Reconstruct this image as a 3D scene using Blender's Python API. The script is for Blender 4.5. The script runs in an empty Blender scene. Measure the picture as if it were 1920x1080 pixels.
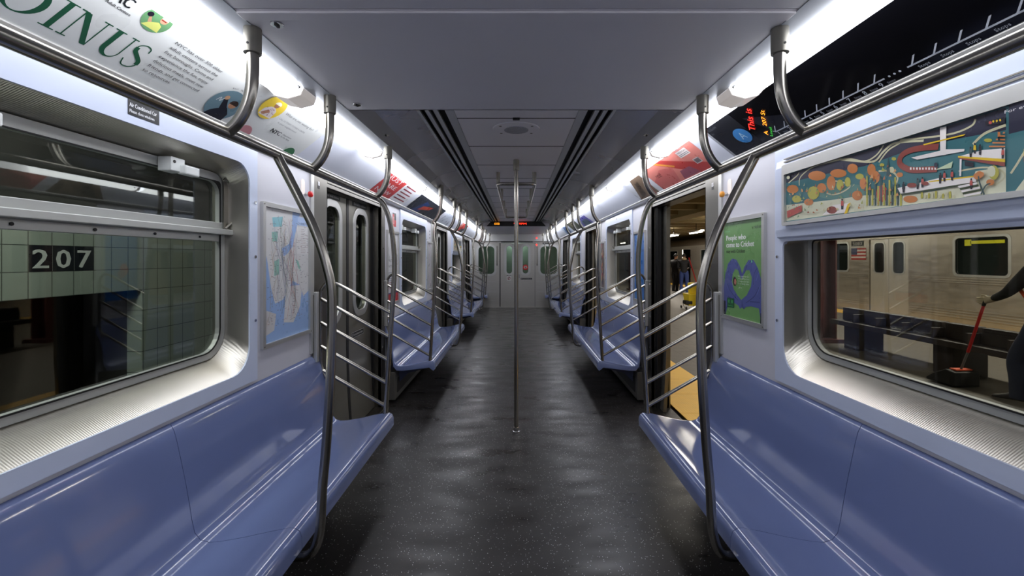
import bpy, bmesh, math, random
from mathutils import Vector, Matrix
from mathutils.geometry import tessellate_polygon
random.seed(7)
C = bpy.context.scene.collection
PI = math.pi
# ------------------------------------------------------------------ materials
def lin(c):
    return tuple(((v/255)/12.92 if v/255 <= .04045 else ((v/255+.055)/1.055)**2.4) for v in c)
MATS = {}
def mat(name, rgb, rough=.5, metal=0., var=.06, scale=8., stretch=(1,1,1), emit=0., spec=.5, coat=0., bump=0., rvar=.1):
    """procedural surface: object-space noise varies colour and roughness a little"""
    m = bpy.data.materials.new(name); m.use_nodes = True
    nt = m.node_tree; N = nt.nodes; Lk = nt.links; b = N['Principled BSDF']
    col = lin(rgb) + (1,)
    tc = N.new('ShaderNodeTexCoord'); mp = N.new('ShaderNodeMapping'); mp.inputs['Scale'].default_value = stretch
    no = N.new('ShaderNodeTexNoise'); no.inputs['Scale'].default_value = scale; no.inputs['Detail'].default_value = 4
    Lk.new(tc.outputs['Object'], mp.inputs[0]); Lk.new(mp.outputs[0], no.inputs['Vector'])
    mx = N.new('ShaderNodeMix'); mx.data_type = 'RGBA'
    mx.inputs['A'].default_value = tuple(v*(1-var) for v in col[:3])+(1,)
    mx.inputs['B'].default_value = tuple(min(1, v*(1+var)) for v in col[:3])+(1,)
    Lk.new(no.outputs['Fac'], mx.inputs['Factor']); Lk.new(mx.outputs['Result'], b.inputs['Base Color'])
    mr = N.new('ShaderNodeMapRange'); mr.inputs['To Min'].default_value = max(.02, rough*(1-rvar)); mr.inputs['To Max'].default_value = min(1, rough*(1+rvar))
    Lk.new(no.outputs['Fac'], mr.inputs['Value']); Lk.new(mr.outputs[0], b.inputs['Roughness'])
    b.inputs['Metallic'].default_value = metal; b.inputs['Specular IOR Level'].default_value = spec
    if coat: b.inputs['Coat Weight'].default_value = coat; b.inputs['Coat Roughness'].default_value = .06
    if emit:
        b.inputs['Emission Color'].default_value = col; b.inputs['Emission Strength'].default_value = emit
    if bump:
        bp = N.new('ShaderNodeBump'); bp.inputs['Strength'].default_value = bump; bp.inputs['Distance'].default_value = .002
        Lk.new(no.outputs['Fac'], bp.inputs['Height']); Lk.new(bp.outputs[0], b.inputs['Normal'])
    MATS[name] = m
    return m
steel = mat('brushed_steel', (150,146,139), .32, 1, .06, 6, (1,1,14), rvar=.2)
pillar_m = mat('pillar_steel', (122,119,112), .34, 1, .05, 5, (1,1,12), rvar=.12)
endwall_m = mat('end_wall_steel', (196,193,186), .38, .8, .05, 5, (1,1,8), rvar=.15)
steelh = mat('brushed_steel_tube', (165,161,152), .24, 1, .03, 3, rvar=.05)
steeld = mat('steel_door', (140,137,128), .42, .9, .10, 5, (1,1,10), rvar=.3)
alum = mat('aluminium_trim', (205,205,202), .38, .8, .04)
frame_m = mat('window_frame_metal', (188,190,186), .42, .55, .05)
blue_fg = mat('pale_blue_fibreglass', (206,215,236), .32, 0, .03, coat=.25)
wallp = mat('off_white_panel', (206,206,214), .42, 0, .03)
ceil_m = mat('ceiling_panel', (226,223,226), .42, 0, .03, 3)
facet_m = mat('ceiling_facet', (200,198,200), .27, .6, .03, 1.2, rvar=.12)
strip_m = mat('light_side_strip', (175,180,188), .35, .2, .05)
slot_m = mat('slot_black', (8,8,9), .6)
black_m = mat('black_rubber', (14,14,15), .55)
seat_m = mat('seat_fibreglass', (110,123,165), .12, 0, .05, 2.5, coat=.5, rvar=.3)
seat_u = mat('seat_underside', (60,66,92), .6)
cove_m = mat('cove_panel', (222,226,238), .35, 0, .03)
heater_m = mat('heater_steel', (110,108,104), .45, .7)
lens_m = mat('light_lens', (246,248,255), .4, emit=9.)
lens_end = mat('lens_end_plastic', (214,206,200), .35, emit=.5)
red_m = mat('red_plastic', (200,30,30), .3)
yel_m = mat('yellow_plastic', (226,200,40), .4)
orange_m = mat('orange_plastic', (225,150,50), .35)
white_m = mat('white_enamel', (225,228,226), .35)
chrome = mat('chrome', (200,200,200), .12, 1)
def floor_mat():
    m = mat('speckled_rubber_floor', (38,36,35), .34, 0, .18, 1.6, spec=.6, rvar=.45)
    nt = m.node_tree; N = nt.nodes; Lk = nt.links; b = N['Principled BSDF']
    tc = N.new('ShaderNodeTexCoord')
    def specks(scale, thr, colr, prev):
        vo = N.new('ShaderNodeTexVoronoi'); vo.inputs['Scale'].default_value = scale
        Lk.new(tc.outputs['Object'], vo.inputs['Vector'])
        lt = N.new('ShaderNodeMath'); lt.operation = 'LESS_THAN'; lt.inputs[1].default_value = thr
        Lk.new(vo.outputs['Distance'], lt.inputs[0])
        sp = N.new('ShaderNodeSeparateColor'); Lk.new(vo.outputs['Color'], sp.inputs[0])
        gt = N.new('ShaderNodeMath'); gt.operation = 'GREATER_THAN'; gt.inputs[1].default_value = .86
        Lk.new(sp.outputs[0], gt.inputs[0])
        ml = N.new('ShaderNodeMath'); ml.operation = 'MULTIPLY'; Lk.new(lt.outputs[0], ml.inputs[0]); Lk.new(gt.outputs[0], ml.inputs[1])
        mx = N.new('ShaderNodeMix'); mx.data_type = 'RGBA'; mx.inputs['B'].default_value = lin(colr)+(1,)
        Lk.new(prev, mx.inputs['A']); Lk.new(ml.outputs[0], mx.inputs['Factor'])
        return mx.outputs['Result']
    base = b.inputs['Base Color'].links[0].from_socket
    o = specks(120, .24, (225,225,228), base); o = specks(100, .16, (120,106,92), o)
    Lk.new(o, b.inputs['Base Color'])
    # scuffed shine: streaky roughness across the aisle
    no = N.new('ShaderNodeTexNoise'); no.inputs['Scale'].default_value = 2.2; no.inputs['Detail'].default_value = 3
    mp = N.new('ShaderNodeMapping'); mp.inputs['Scale'].default_value = (1, 2.6, 1)
    Lk.new(tc.outputs['Object'], mp.inputs[0]); Lk.new(mp.outputs[0], no.inputs['Vector'])
    mr = N.new('ShaderNodeMapRange'); mr.inputs['From Min'].default_value = .3; mr.inputs['From Max'].default_value = .7
    mr.inputs['To Min'].default_value = .24; mr.inputs['To Max'].default_value = .50
    Lk.new(no.outputs['Fac'], mr.inputs['Value']); Lk.new(mr.outputs[0], b.inputs['Roughness'])
    return m
floor_m = floor_mat()
def ribbed(name, rgb):
    m = mat(name, rgb, .3, .9, .04)
    N = m.node_tree.nodes; Lk = m.node_tree.links; b = N['Principled BSDF']
    tc = N.new('ShaderNodeTexCoord'); wv = N.new('ShaderNodeTexWave'); wv.bands_direction = 'Y'; wv.inputs['Scale'].default_value = 42
    bp = N.new('ShaderNodeBump'); bp.inputs['Strength'].default_value = .2; bp.inputs['Distance'].default_value = .002
    Lk.new(tc.outputs['Object'], wv.inputs['Vector']); Lk.new(wv.outputs['Fac'], bp.inputs['Height']); Lk.new(bp.outputs[0], b.inputs['Normal'])
    return m
rib_m = ribbed('ribbed_steel', (190,186,176))
def tile_mat(name, c1, c2, w, h, axis='YZ', rough=.3, mortar=.018):
    m = mat(name, c1, rough, 0, .05)
    N = m.node_tree.nodes; Lk = m.node_tree.links; b = N['Principled BSDF']
    tc = N.new('ShaderNodeTexCoord'); sx = N.new('ShaderNodeSeparateXYZ'); cx = N.new('ShaderNodeCombineXYZ')
    Lk.new(tc.outputs['Object'], sx.inputs[0])
    Lk.new(sx.outputs['XYZ'.index(axis[0])], cx.inputs[0]); Lk.new(sx.outputs['XYZ'.index(axis[1])], cx.inputs[1])
    br = N.new('ShaderNodeTexBrick'); br.offset = 0; br.inputs['Scale'].default_value = 1
    br.inputs['Brick Width'].default_value = w; br.inputs['Row Height'].default_value = h
    br.inputs['Mortar Size'].default_value = mortar*w; br.inputs['Color1'].default_value = lin(c1)+(1,)
    br.inputs['Color2'].default_value = tuple(v*.93 for v in lin(c1))+(1,); br.inputs['Mortar'].default_value = lin(c2)+(1,)
    Lk.new(cx.outputs[0], br.inputs['Vector']); Lk.new(br.outputs['Color'], b.inputs['Base Color'])
    return m
def glass_mat(name, tint=(235,240,238), refl=1.0, ior=1.5, base=.02):
    m = bpy.data.materials.new(name); m.use_nodes = True
    nt = m.node_tree; N = nt.nodes; Lk = nt.links; N.clear()
    o = N.new('ShaderNodeOutputMaterial'); mx = N.new('ShaderNodeMixShader'); tr = N.new('ShaderNodeBsdfTransparent'); gl = N.new('ShaderNodeBsdfGlossy')
    fr = N.new('ShaderNodeFresnel'); fr.inputs['IOR'].default_value = ior
    ml = N.new('ShaderNodeMath'); ml.operation = 'MULTIPLY_ADD'; ml.inputs[1].default_value = refl; ml.inputs[2].default_value = base
    tr.inputs[0].default_value = lin(tint)+(1,); gl.inputs['Roughness'].default_value = .02; gl.inputs[0].default_value = (1,1,1,1)
    Lk.new(fr.outputs[0], ml.inputs[0]); Lk.new(ml.outputs[0], mx.inputs[0]); Lk.new(tr.outputs[0], mx.inputs[1]); Lk.new(gl.outputs[0], mx.inputs[2])
    Lk.new(mx.outputs[0], o.inputs[0]); MATS[name] = m
    return m
glass_m = glass_mat('window_glass', (222,224,220), .16, 1.5, .0)
dglass_m = mat('dark_glass', (26,32,30), .08, 0, .1, spec=.6)
INK = {}
def ink(c, rough=.28, emit=0):
    k = (tuple(c), rough, emit)
    if k not in INK: INK[k] = mat('ink_%d_%d_%d' % tuple(c) + ('_lit' if emit else ''), c, rough, 0, .03, emit=emit)
    return INK[k]
# ------------------------------------------------------------------ mesh helpers
class MB:
    def __init__(s): s.v = []; s.f = []; s.mi = []; s.m = []
    def slot(s, m):
        if m not in s.m: s.m.append(m)
        return s.m.index(m)
    def add(s, vs, fs, m=None):
        n = len(s.v); s.v += [tuple(v) for v in vs]; k = s.slot(m) if m else 0
        for f in fs: s.f.append(tuple(n+i for i in f)); s.mi.append(k)
        return s
    def box(s, x0,x1,y0,y1,z0,z1, m=None):
        vs = [(x,y,z) for x in (x0,x1) for y in (y0,y1) for z in (z0,z1)]
        return s.add(vs, [(0,1,3,2),(4,6,7,5),(0,4,5,1),(2,3,7,6),(0,2,6,4),(1,5,7,3)], m)
    def tube(s, pts, r, n=12, closed=False, m=None, radii=None):
        pts = [Vector(p) for p in pts]; k = len(pts); vs = []
        T = []
        for i in range(k):
            if closed: t = pts[(i+1)%k]-pts[i-1]
            else: t = pts[min(i+1,k-1)]-pts[max(i-1,0)]
            T.append(t.normalized())
        up = Vector((0,0,1)) if abs(T[0].z) < .9 else Vector((0,1,0))
        nrm = (up - T[0]*up.dot(T[0])).normalized()
        for i in range(k):
            nrm = (nrm - T[i]*nrm.dot(T[i])).normalized(); bn = T[i].cross(nrm)
            rr = radii[i] if radii else r
            for j in range(n):
                a = 2*PI*j/n; vs.append(pts[i]+(nrm*math.cos(a)+bn*math.sin(a))*rr)
        fs = []
        for i in range(k if closed else k-1):
            for j in range(n):
                fs.append((i*n+j, i*n+(j+1)%n, ((i+1)%k)*n+(j+1)%n, ((i+1)%k)*n+j))
        if not closed: fs += [tuple(range(n))[::-1], tuple((k-1)*n+j for j in range(n))]
        return s.add(vs, fs, m)
    def loft(s, rings, cap=True, m=None, closed=True):
        n = len(rings[0]); vs = [p for r in rings for p in r]; fs = []
        for i in range(len(rings)-1):
            for j in range(n if closed else n-1):
                fs.append((i*n+j, i*n+(j+1)%n, (i+1)*n+(j+1)%n, (i+1)*n+j))
        if cap and closed: fs += [tuple(range(n))[::-1], tuple((len(rings)-1)*n+j for j in range(n))]
        return s.add(vs, fs, m)
    def prism(s, prof, y0, y1, side=1, m=None):      # prof: (X, z) outline swept along y
        return s.loft([[(side*x, y, z) for x, z in prof] for y in (y0, y1)], m=m)
    def sheet(s, prof, y0, y1, side=1, t=.004, m=None):   # open profile given thickness t upward/outward
        q = [Vector(p) for p in prof]; off = []
        for i in range(len(q)):
            d = (q[min(i+1,len(q)-1)]-q[max(i-1,0)]).normalized(); off.append(q[i]+Vector((-d.y, d.x))*t)
        return s.prism([tuple(p) for p in q]+[tuple(p) for p in reversed(off)], y0, y1, side, m)
    def build(s, name, m=None, parent=None, bevel=0, smooth=False, **props):
        me = bpy.data.meshes.new(name); me.from_pydata(s.v, [], s.f)
        ms = list(s.m) if s.m else [m]
        if s.m and m is not None and m not in ms: ms.append(m)
        for x in ms: me.materials.append(x)
        for p, k in zip(me.polygons, s.mi): p.material_index = k
        bm = bmesh.new(); bm.from_mesh(me); bmesh.ops.recalc_face_normals(bm, faces=bm.faces); bm.to_mesh(me); bm.free()
        if smooth:
            for p in me.polygons: p.use_smooth = True
            try: me.set_sharp_from_angle(angle=math.radians(40))
            except Exception: pass
        o = bpy.data.objects.new(name, me); C.objects.link(o)
        if parent: o.parent = parent
        if bevel:
            b = o.modifiers.new('bevel', 'BEVEL'); b.width = bevel; b.segments = 2; b.limit_method = 'ANGLE'
        for k, v in props.items(): o[k] = v
        return o
def thing(name, label, cat, loc=(0,0,0), group=None):
    o = bpy.data.objects.new(name, None); C.objects.link(o); o.location = loc
    o['label'] = label; o['category'] = cat
    if group: o['group'] = group
    o.empty_display_size = .1
    return o
def rehome(root):
    """children are modelled in world space; keep them there under a located root"""
    for ch in root.children: ch.matrix_parent_inverse = Matrix.Translation(-root.location)
def struct(o): o['kind'] = 'structure'; return o
def smooth(pts, n=6):
    P = [Vector(p) for p in pts]; out = []
    for i in range(len(P)-1):
        a = P[max(i-1,0)]; b = P[i]; c = P[i+1]; d = P[min(i+2,len(P)-1)]
        for k in range(n):
            t = k/n
            out.append(.5*((2*b)+(-a+c)*t+(2*a-5*b+4*c-d)*t*t+(-a+3*b-3*c+d)*t**3))
    out.append(P[-1]); return out
def rrect(u0,u1,v0,v1, r, n=6, rs=None):
    """rounded rectangle, counter-clockwise; rs = radii (bl, br, tr, tl)"""
    rs = rs or (r,)*4; out = []
    for (cx, cy, a0), rr in zip(((u0,v0,PI),(u1,v0,1.5*PI),(u1,v1,0),(u0,v1,.5*PI)), rs):
        ox = cx+(rr if cx == u0 else -rr); oy = cy+(rr if cy == v0 else -rr)
        for k in range(n+1):
            a = a0+PI/2*k/n; out.append((ox+rr*math.cos(a), oy+rr*math.sin(a)))
    return out
def plate(mb, outer, holes, x, t, side=1, m=None, rim=True):
    """plate in the YZ plane at X = x..x+t with holes; outer/holes are (y, z) loops"""
    loops = [outer]+holes; flat = [p for l in loops for p in l]
    tri = tessellate_polygon([[Vector((p[0],p[1],0)) for p in l] for l in loops])
    n = len(flat)
    vs = [(side*x, y, z) for y, z in flat]+[(side*(x+t), y, z) for y, z in flat]
    fs = [tuple(f) for f in tri]+[tuple(i+n for i in f) for f in tri]
    k = 0
    for l in loops:
        for i in range(len(l)):
            a = k+i; b = k+(i+1) % len(l); fs.append((a, b, b+n, a+n))
        k += len(l)
    return mb.add(vs, fs, m)
# ------------------------------------------------------------------ lettering and flat artwork
def text_polys(txt, size=1.0, font_shear=0., spacing=1.0):
    cu = bpy.data.curves.new('tmp_text', 'FONT'); cu.body = txt; cu.size = size; cu.shear = font_shear; cu.space_character = spacing
    cu.resolution_u = 2
    o = bpy.data.objects.new('tmp_text', cu); C.objects.link(o)
    bpy.context.view_layer.update()
    me = bpy.data.meshes.new_from_object(o.evaluated_get(bpy.context.evaluated_depsgraph_get()))
    vs = [(v.co.x, v.co.y) for v in me.vertices]; fs = [tuple(p.vertices) for p in me.polygons]
    bpy.data.objects.remove(o); bpy.data.curves.remove(cu); bpy.data.meshes.remove(me)
    return vs, fs
class Art:
    """flat printed sheet: polygons and lettering on a plane, reader's right = u, up = v"""
    def __init__(s, origin, u, v, off=.0015):
        s.o = Vector(origin); s.u = Vector(u).normalized(); s.v = Vector(v).normalized(); s.n = s.u.cross(s.v); s.mb = MB(); s.l = off
    def pt(s, a, b): return s.o+s.u*a+s.v*b+s.n*s.l
    def rect(s, u0,v0,u1,v1, c): return s.poly([(u0,v0),(u1,v0),(u1,v1),(u0,v1)], c)
    def poly(s, pts, c, bump=.00006):
        tri = tessellate_polygon([[Vector((p[0],p[1],0)) for p in pts]])
        s.mb.add([s.pt(*p) for p in pts], [tuple(t) for t in tri], c if hasattr(c, 'node_tree') else ink(c)); s.l += bump; return s
    def ell(s, u, v, a, b, c, n=24, rot=0):
        return s.poly([(u+a*math.cos(2*PI*k/n)*math.cos(rot)-b*math.sin(2*PI*k/n)*math.sin(rot), v+a*math.cos(2*PI*k/n)*math.sin(rot)+b*math.sin(2*PI*k/n)*math.cos(rot)) for k in range(n)], c)
    def line(s, pts, w, c):
        pts = [Vector(p) for p in pts]; q = smooth(pts, 5) if len(pts) > 2 else pts; L = []; R = []
        for i in range(len(q)):
            d = (q[min(i+1,len(q)-1)]-q[max(i-1,0)]);
            if d.length < 1e-9: d = Vector((1,0))
            d.normalize(); p = Vector((-d.y, d.x))*w/2; L.append(q[i]+p); R.append(q[i]-p)
        n = len(q); vs = [s.pt(*p) for p in L]+[s.pt(*p) for p in R]
        s.mb.add(vs, [(i, i+1, n+i+1, n+i) for i in range(n-1)], c if hasattr(c, 'node_tree') else ink(c)); s.l += .00006; return s
    def text(s, txt, u, v, h, c, w=None, shear=0, align='l', bold=0):
        vs, fs = text_polys(txt, 1., shear)
        if not vs: return s
        x0 = min(p[0] for p in vs); x1 = max(p[0] for p in vs); cap = .7
        k = h/cap; kx = k if w is None else w/(x1-x0)
        off = {'l': 0, 'c': -(x1-x0)*kx/2, 'r': -(x1-x0)*kx}[align]
        cm = c if hasattr(c, 'node_tree') else ink(c)
        for b in ([0] if not bold else [-bold, 0, bold]):
            s.mb.add([s.pt(u+off+(p[0]-x0)*kx+b, v+p[1]*k) for p in vs], fs, cm); s.l += .00002
        s.l += .00006; return s
    def build(s, name, parent=None, **kw):
        me = bpy.data.meshes.new(name); me.from_pydata([tuple(v) for v in s.mb.v], [], s.mb.f)
        for x in s.mb.m: me.materials.append(x)
        for p, k in zip(me.polygons, s.mb.mi): p.material_index = k
        o = bpy.data.objects.new(name, me); C.objects.link(o)
        if parent: o.parent = parent
        for k, v in kw.items(): o[k] = v
        return o
def wall_art(side, y0, z0, x):      # y0 = the reader's left end
    return Art((side*x, y0, z0), (0, -side, 0), (0,0,1))
CX0, CZ0, CX1, CZ1 = 1.36, 2.175, 1.13, 2.356
def cove_art(side, y0):
    return Art((side*CX0, y0, CZ0), (0, -side, 0), (side*(CX1-CX0), 0, CZ1-CZ0))
MURAL=[
('p','n',[(0.001,0.246),(0.973,0.238),(0.973,0.175),(0.846,0.187),(0.689,0.194),(0.488,0.179),(0.297,0.189),(0.001,0.199)]),
('p','c',[(0.001,0.087),(0.297,0.071),(0.488,0.064),(0.643,0.041),(0.772,0.037),(0.88,0.042),(0.894,0.076),(0.973,0.073),(0.973,-0.002),(0.001,0.006)]),
('p','g',[(0.176,0.116),(0.246,0.155),(0.379,0.132),(0.488,0.102),(0.488,0.064),(0.297,0.074)]),
('l','k',0.006,[(0.101,0.169),(0.11,0.209),(0.192,0.244),(0.297,0.253),(0.404,0.228),(0.488,0.198),(0.543,0.209),(0.575,0.238)]),
('l','k',0.006,[(0.02,0.196),(0.084,0.22),(0.101,0.234)]),
('l','k',0.008,[(0.352,0.24),(0.453,0.207),(0.533,0.188),(0.575,0.215),(0.624,0.233),(0.732,0.212)]),
('l','k',0.006,[(0.554,0.179),(0.595,0.214),(0.643,0.228)]),
('l','k',0.006,[(0.643,0.259),(0.81,0.209),(0.88,0.214),(0.894,0.232)]),
('l','k',0.005,[(0.846,0.086),(0.913,0.083),(0.959,0.066),(0.97,0.043),(0.944,0.024)]),
('l','k',0.008,[(0.887,0.158),(0.919,0.181),(0.973,0.189)]),
('l','k',0.006,[(0.283,0.105),(0.325,0.091),(0.379,0.096),(0.417,0.115),(0.366,0.139),(0.297,0.157)]),
('l','k',0.007,[(0.554,0.146),(0.605,0.136),(0.634,0.108),(0.624,0.079)]),
('p','o',[(0.279,0.182),(0.272,0.172),(0.252,0.168),(0.223,0.17),(0.194,0.179),(0.172,0.191),(0.164,0.204),(0.172,0.214),(0.194,0.218),(0.223,0.215),(0.252,0.206),(0.272,0.194)]),
('p','o',[(0.398,0.169),(0.392,0.161),(0.375,0.158),(0.352,0.16),(0.329,0.167),(0.311,0.177),(0.304,0.188),(0.311,0.195),(0.329,0.199),(0.352,0.196),(0.375,0.189),(0.392,0.179)]),
('p','o',[(0.097,0.152),(0.091,0.143),(0.075,0.138),(0.052,0.138),(0.029,0.145),(0.012,0.155),(0.006,0.167),(0.012,0.177),(0.029,0.182),(0.052,0.181),(0.075,0.174),(0.091,0.164)]),
('p','o',[(0.337,0.139),(0.334,0.124),(0.324,0.114),(0.311,0.112),(0.298,0.118),(0.288,0.132),(0.284,0.148),(0.288,0.164),(0.298,0.174),(0.311,0.175),(0.324,0.169),(0.334,0.155)]),
('p','o',[(0.2,0.076),(0.196,0.069),(0.184,0.064),(0.168,0.064),(0.152,0.068),(0.14,0.076),(0.135,0.085),(0.14,0.092),(0.152,0.096),(0.168,0.096),(0.184,0.092),(0.196,0.084)]),
('p','o',[(0.456,0.176),(0.453,0.167),(0.443,0.162),(0.429,0.162),(0.415,0.168),(0.405,0.177),(0.401,0.188),(0.405,0.198),(0.415,0.203),(0.429,0.202),(0.443,0.196),(0.453,0.187)]),
('p','o',[(0.541,0.154),(0.539,0.143),(0.531,0.135),(0.522,0.134),(0.512,0.139),(0.504,0.149),(0.502,0.162),(0.504,0.173),(0.512,0.18),(0.522,0.181),(0.531,0.176),(0.539,0.166)]),
('p','o',[(0.559,0.122),(0.557,0.111),(0.551,0.104),(0.543,0.102),(0.535,0.107),(0.529,0.116),(0.527,0.128),(0.529,0.14),(0.535,0.147),(0.543,0.149),(0.551,0.144),(0.557,0.134)]),
('p','o',[(0.498,0.11),(0.496,0.099),(0.49,0.091),(0.482,0.089),(0.474,0.093),(0.468,0.103),(0.466,0.116),(0.468,0.128),(0.474,0.135),(0.482,0.137),(0.49,0.132),(0.496,0.122)]),
('p','o',[(0.479,0.065),(0.476,0.056),(0.466,0.05),(0.453,0.049),(0.44,0.054),(0.43,0.063),(0.426,0.073),(0.43,0.083),(0.44,0.088),(0.453,0.089),(0.466,0.084),(0.476,0.075)]),
('p','o',[(0.711,0.018),(0.707,0.012),(0.698,0.009),(0.684,0.009),(0.671,0.013),(0.661,0.019),(0.657,0.026),(0.661,0.032),(0.671,0.035),(0.684,0.034),(0.698,0.031),(0.707,0.025)]),
('p','o',[(0.656,0.112),(0.655,0.108),(0.65,0.106),(0.643,0.106),(0.637,0.108),(0.632,0.113),(0.63,0.117),(0.632,0.121),(0.637,0.124),(0.643,0.123),(0.65,0.121),(0.655,0.117)]),
('p','o',[(0.283,0.127),(0.279,0.117),(0.268,0.111),(0.254,0.11),(0.239,0.115),(0.228,0.125),(0.223,0.137),(0.228,0.147),(0.239,0.154),(0.254,0.154),(0.268,0.148),(0.279,0.138)]),
('p','y',[(0.239,0.112),(0.234,0.098),(0.22,0.089),(0.2,0.087),(0.18,0.094),(0.166,0.108),(0.16,0.124),(0.166,0.139),(0.18,0.148),(0.2,0.149),(0.22,0.142),(0.234,0.128)]),
('p','y',[(0.118,0.102),(0.114,0.093),(0.101,0.089),(0.084,0.089),(0.066,0.093),(0.053,0.102),(0.048,0.112),(0.053,0.12),(0.066,0.125),(0.084,0.124),(0.101,0.119),(0.114,0.111)]),
('p','y',[(0.486,0.139),(0.483,0.134),(0.475,0.131),(0.465,0.131),(0.454,0.135),(0.446,0.141),(0.444,0.147),(0.446,0.152),(0.454,0.155),(0.465,0.155),(0.475,0.151),(0.483,0.145)]),
('p','y',[(0.382,0.123),(0.379,0.112),(0.372,0.105),(0.362,0.103),(0.352,0.108),(0.345,0.118),(0.342,0.13),(0.345,0.141),(0.352,0.149),(0.362,0.15),(0.372,0.145),(0.379,0.135)]),
('p','y',[(0.629,0.175),(0.628,0.172),(0.624,0.171),(0.619,0.171),(0.615,0.173),(0.611,0.176),(0.61,0.179),(0.611,0.182),(0.615,0.184),(0.619,0.183),(0.624,0.181),(0.628,0.178)]),
('p','y',[(0.939,0.156),(0.938,0.153),(0.934,0.152),(0.928,0.153),(0.923,0.155),(0.919,0.159),(0.917,0.162),(0.919,0.164),(0.923,0.165),(0.928,0.164),(0.934,0.162),(0.938,0.159)]),
('p','y',[(0.58,0.164),(0.578,0.161),(0.575,0.159),(0.569,0.16),(0.564,0.162),(0.56,0.165),(0.559,0.168),(0.56,0.171),(0.564,0.173),(0.569,0.172),(0.575,0.17),(0.578,0.167)]),
('p','y',[(0.42,0.129),(0.418,0.12),(0.412,0.113),(0.404,0.112),(0.396,0.116),(0.39,0.124),(0.388,0.135),(0.39,0.145),(0.396,0.151),(0.404,0.152),(0.412,0.148),(0.418,0.14)]),
('p','r',[(0.595,0.055),(0.592,0.039),(0.582,0.029),(0.569,0.027),(0.556,0.033),(0.547,0.046),(0.543,0.063),(0.547,0.078),(0.556,0.088),(0.569,0.091),(0.582,0.084),(0.592,0.071)]),
('p','k',[(0.622,0.137),(0.62,0.131),(0.616,0.128),(0.61,0.128),(0.604,0.131),(0.599,0.136),(0.597,0.142),(0.599,0.147),(0.604,0.15),(0.61,0.15),(0.616,0.148),(0.62,0.143)]),
('p','y',[(0.497,0.139),(0.505,0.137),(0.505,0.023),(0.497,0.022)]),
('p','b',[(0.51,0.111),(0.518,0.11),(0.518,0.022),(0.51,0.02)]),
('p','y',[(0.523,0.084),(0.531,0.083),(0.531,0.02),(0.523,0.019)]),
('p','b',[(0.536,0.118),(0.544,0.116),(0.544,0.018),(0.536,0.017)]),
('p','y',[(0.549,0.091),(0.557,0.089),(0.557,0.017),(0.549,0.015)]),
('p','b',[(0.562,0.124),(0.569,0.123),(0.569,0.015),(0.562,0.014)]),
('p','y',[(0.574,0.097),(0.582,0.096),(0.582,0.014),(0.574,0.012)]),
('p','b',[(0.586,0.071),(0.594,0.07),(0.594,0.012),(0.586,0.011)]),
('p','y',[(0.598,0.104),(0.606,0.103),(0.606,0.01),(0.598,0.009)]),
('p','b',[(0.61,0.078),(0.618,0.077),(0.618,0.009),(0.61,0.008)]),
('p','y',[(0.622,0.11),(0.629,0.109),(0.629,0.008),(0.622,0.006)]),
('p','b',[(0.633,0.085),(0.64,0.083),(0.64,0.006),(0.633,0.005)]),
('p','y',[(0.645,0.06),(0.652,0.058),(0.652,0.005),(0.645,0.003)]),
('p','y',[(0.723,0.045),(0.731,0.046),(0.731,0.019),(0.723,0.018)]),
('p','k',[(0.736,0.03),(0.743,0.031),(0.743,0.018),(0.736,0.017)]),
('p','y',[(0.748,0.032),(0.755,0.033),(0.755,0.016),(0.748,0.015)]),
('p','k',[(0.76,0.034),(0.767,0.034),(0.767,0.014),(0.76,0.013)]),
('p','y',[(0.772,0.036),(0.779,0.036),(0.779,0.012),(0.772,0.011)]),
('p','k',[(0.784,0.022),(0.791,0.022),(0.791,0.011),(0.784,0.01)]),
('p','y',[(0.795,0.023),(0.802,0.024),(0.802,0.009),(0.795,0.008)]),
('p','k',[(0.806,0.025),(0.813,0.026),(0.813,0.007),(0.806,0.006)]),
('p','y',[(0.817,0.027),(0.824,0.027),(0.824,0.006),(0.817,0.005)]),
('p','k',[(0.828,0.013),(0.835,0.014),(0.835,0.004),(0.828,0.003)]),
('p','b',[(0.597,0.196),(0.606,0.118),(0.589,0.121)]),
('l','t',0.02,[(0.784,0.178),(0.732,0.188),(0.684,0.191),(0.653,0.182),(0.643,0.158),(0.666,0.134),(0.702,0.119),(0.78,0.107)]),
('p','w',[(0.684,0.132),(0.69,0.131),(0.69,0.123),(0.684,0.124)]),
('p','w',[(0.696,0.13),(0.701,0.128),(0.701,0.121),(0.696,0.122)]),
('p','w',[(0.707,0.127),(0.713,0.126),(0.713,0.118),(0.707,0.12)]),
('p','w',[(0.718,0.125),(0.724,0.123),(0.724,0.116),(0.718,0.117)]),
('p','w',[(0.729,0.122),(0.734,0.121),(0.734,0.114),(0.729,0.115)]),
('p','w',[(0.74,0.12),(0.745,0.119),(0.745,0.112),(0.74,0.113)]),
('p','w',[(0.75,0.118),(0.756,0.117),(0.756,0.109),(0.75,0.11)]),
('p','w',[(0.761,0.115),(0.766,0.114),(0.766,0.107),(0.761,0.108)]),
('p','w',[(0.771,0.113),(0.776,0.112),(0.776,0.105),(0.771,0.106)]),
('p','n',[(0.782,0.119),(0.781,0.115),(0.779,0.112),(0.776,0.111),(0.773,0.113),(0.77,0.117),(0.77,0.122),(0.77,0.126),(0.773,0.128),(0.776,0.129),(0.779,0.127),(0.781,0.123)]),
('p','e',[(0.774,0.105),(0.83,0.12),(0.825,0.1)]),
('p','w',[(0.636,0.068),(0.787,0.076),(0.898,0.057),(0.898,0.044),(0.648,0.046)]),
('p','d',[(0.648,0.046),(0.898,0.044),(0.898,0.039),(0.653,0.04)]),
('l','s',0.004,[(0.752,0.07),(0.894,0.061)]),
('p','w',[(0.789,0.239),(0.81,0.236),(0.808,0.146),(0.791,0.148)]),
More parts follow.
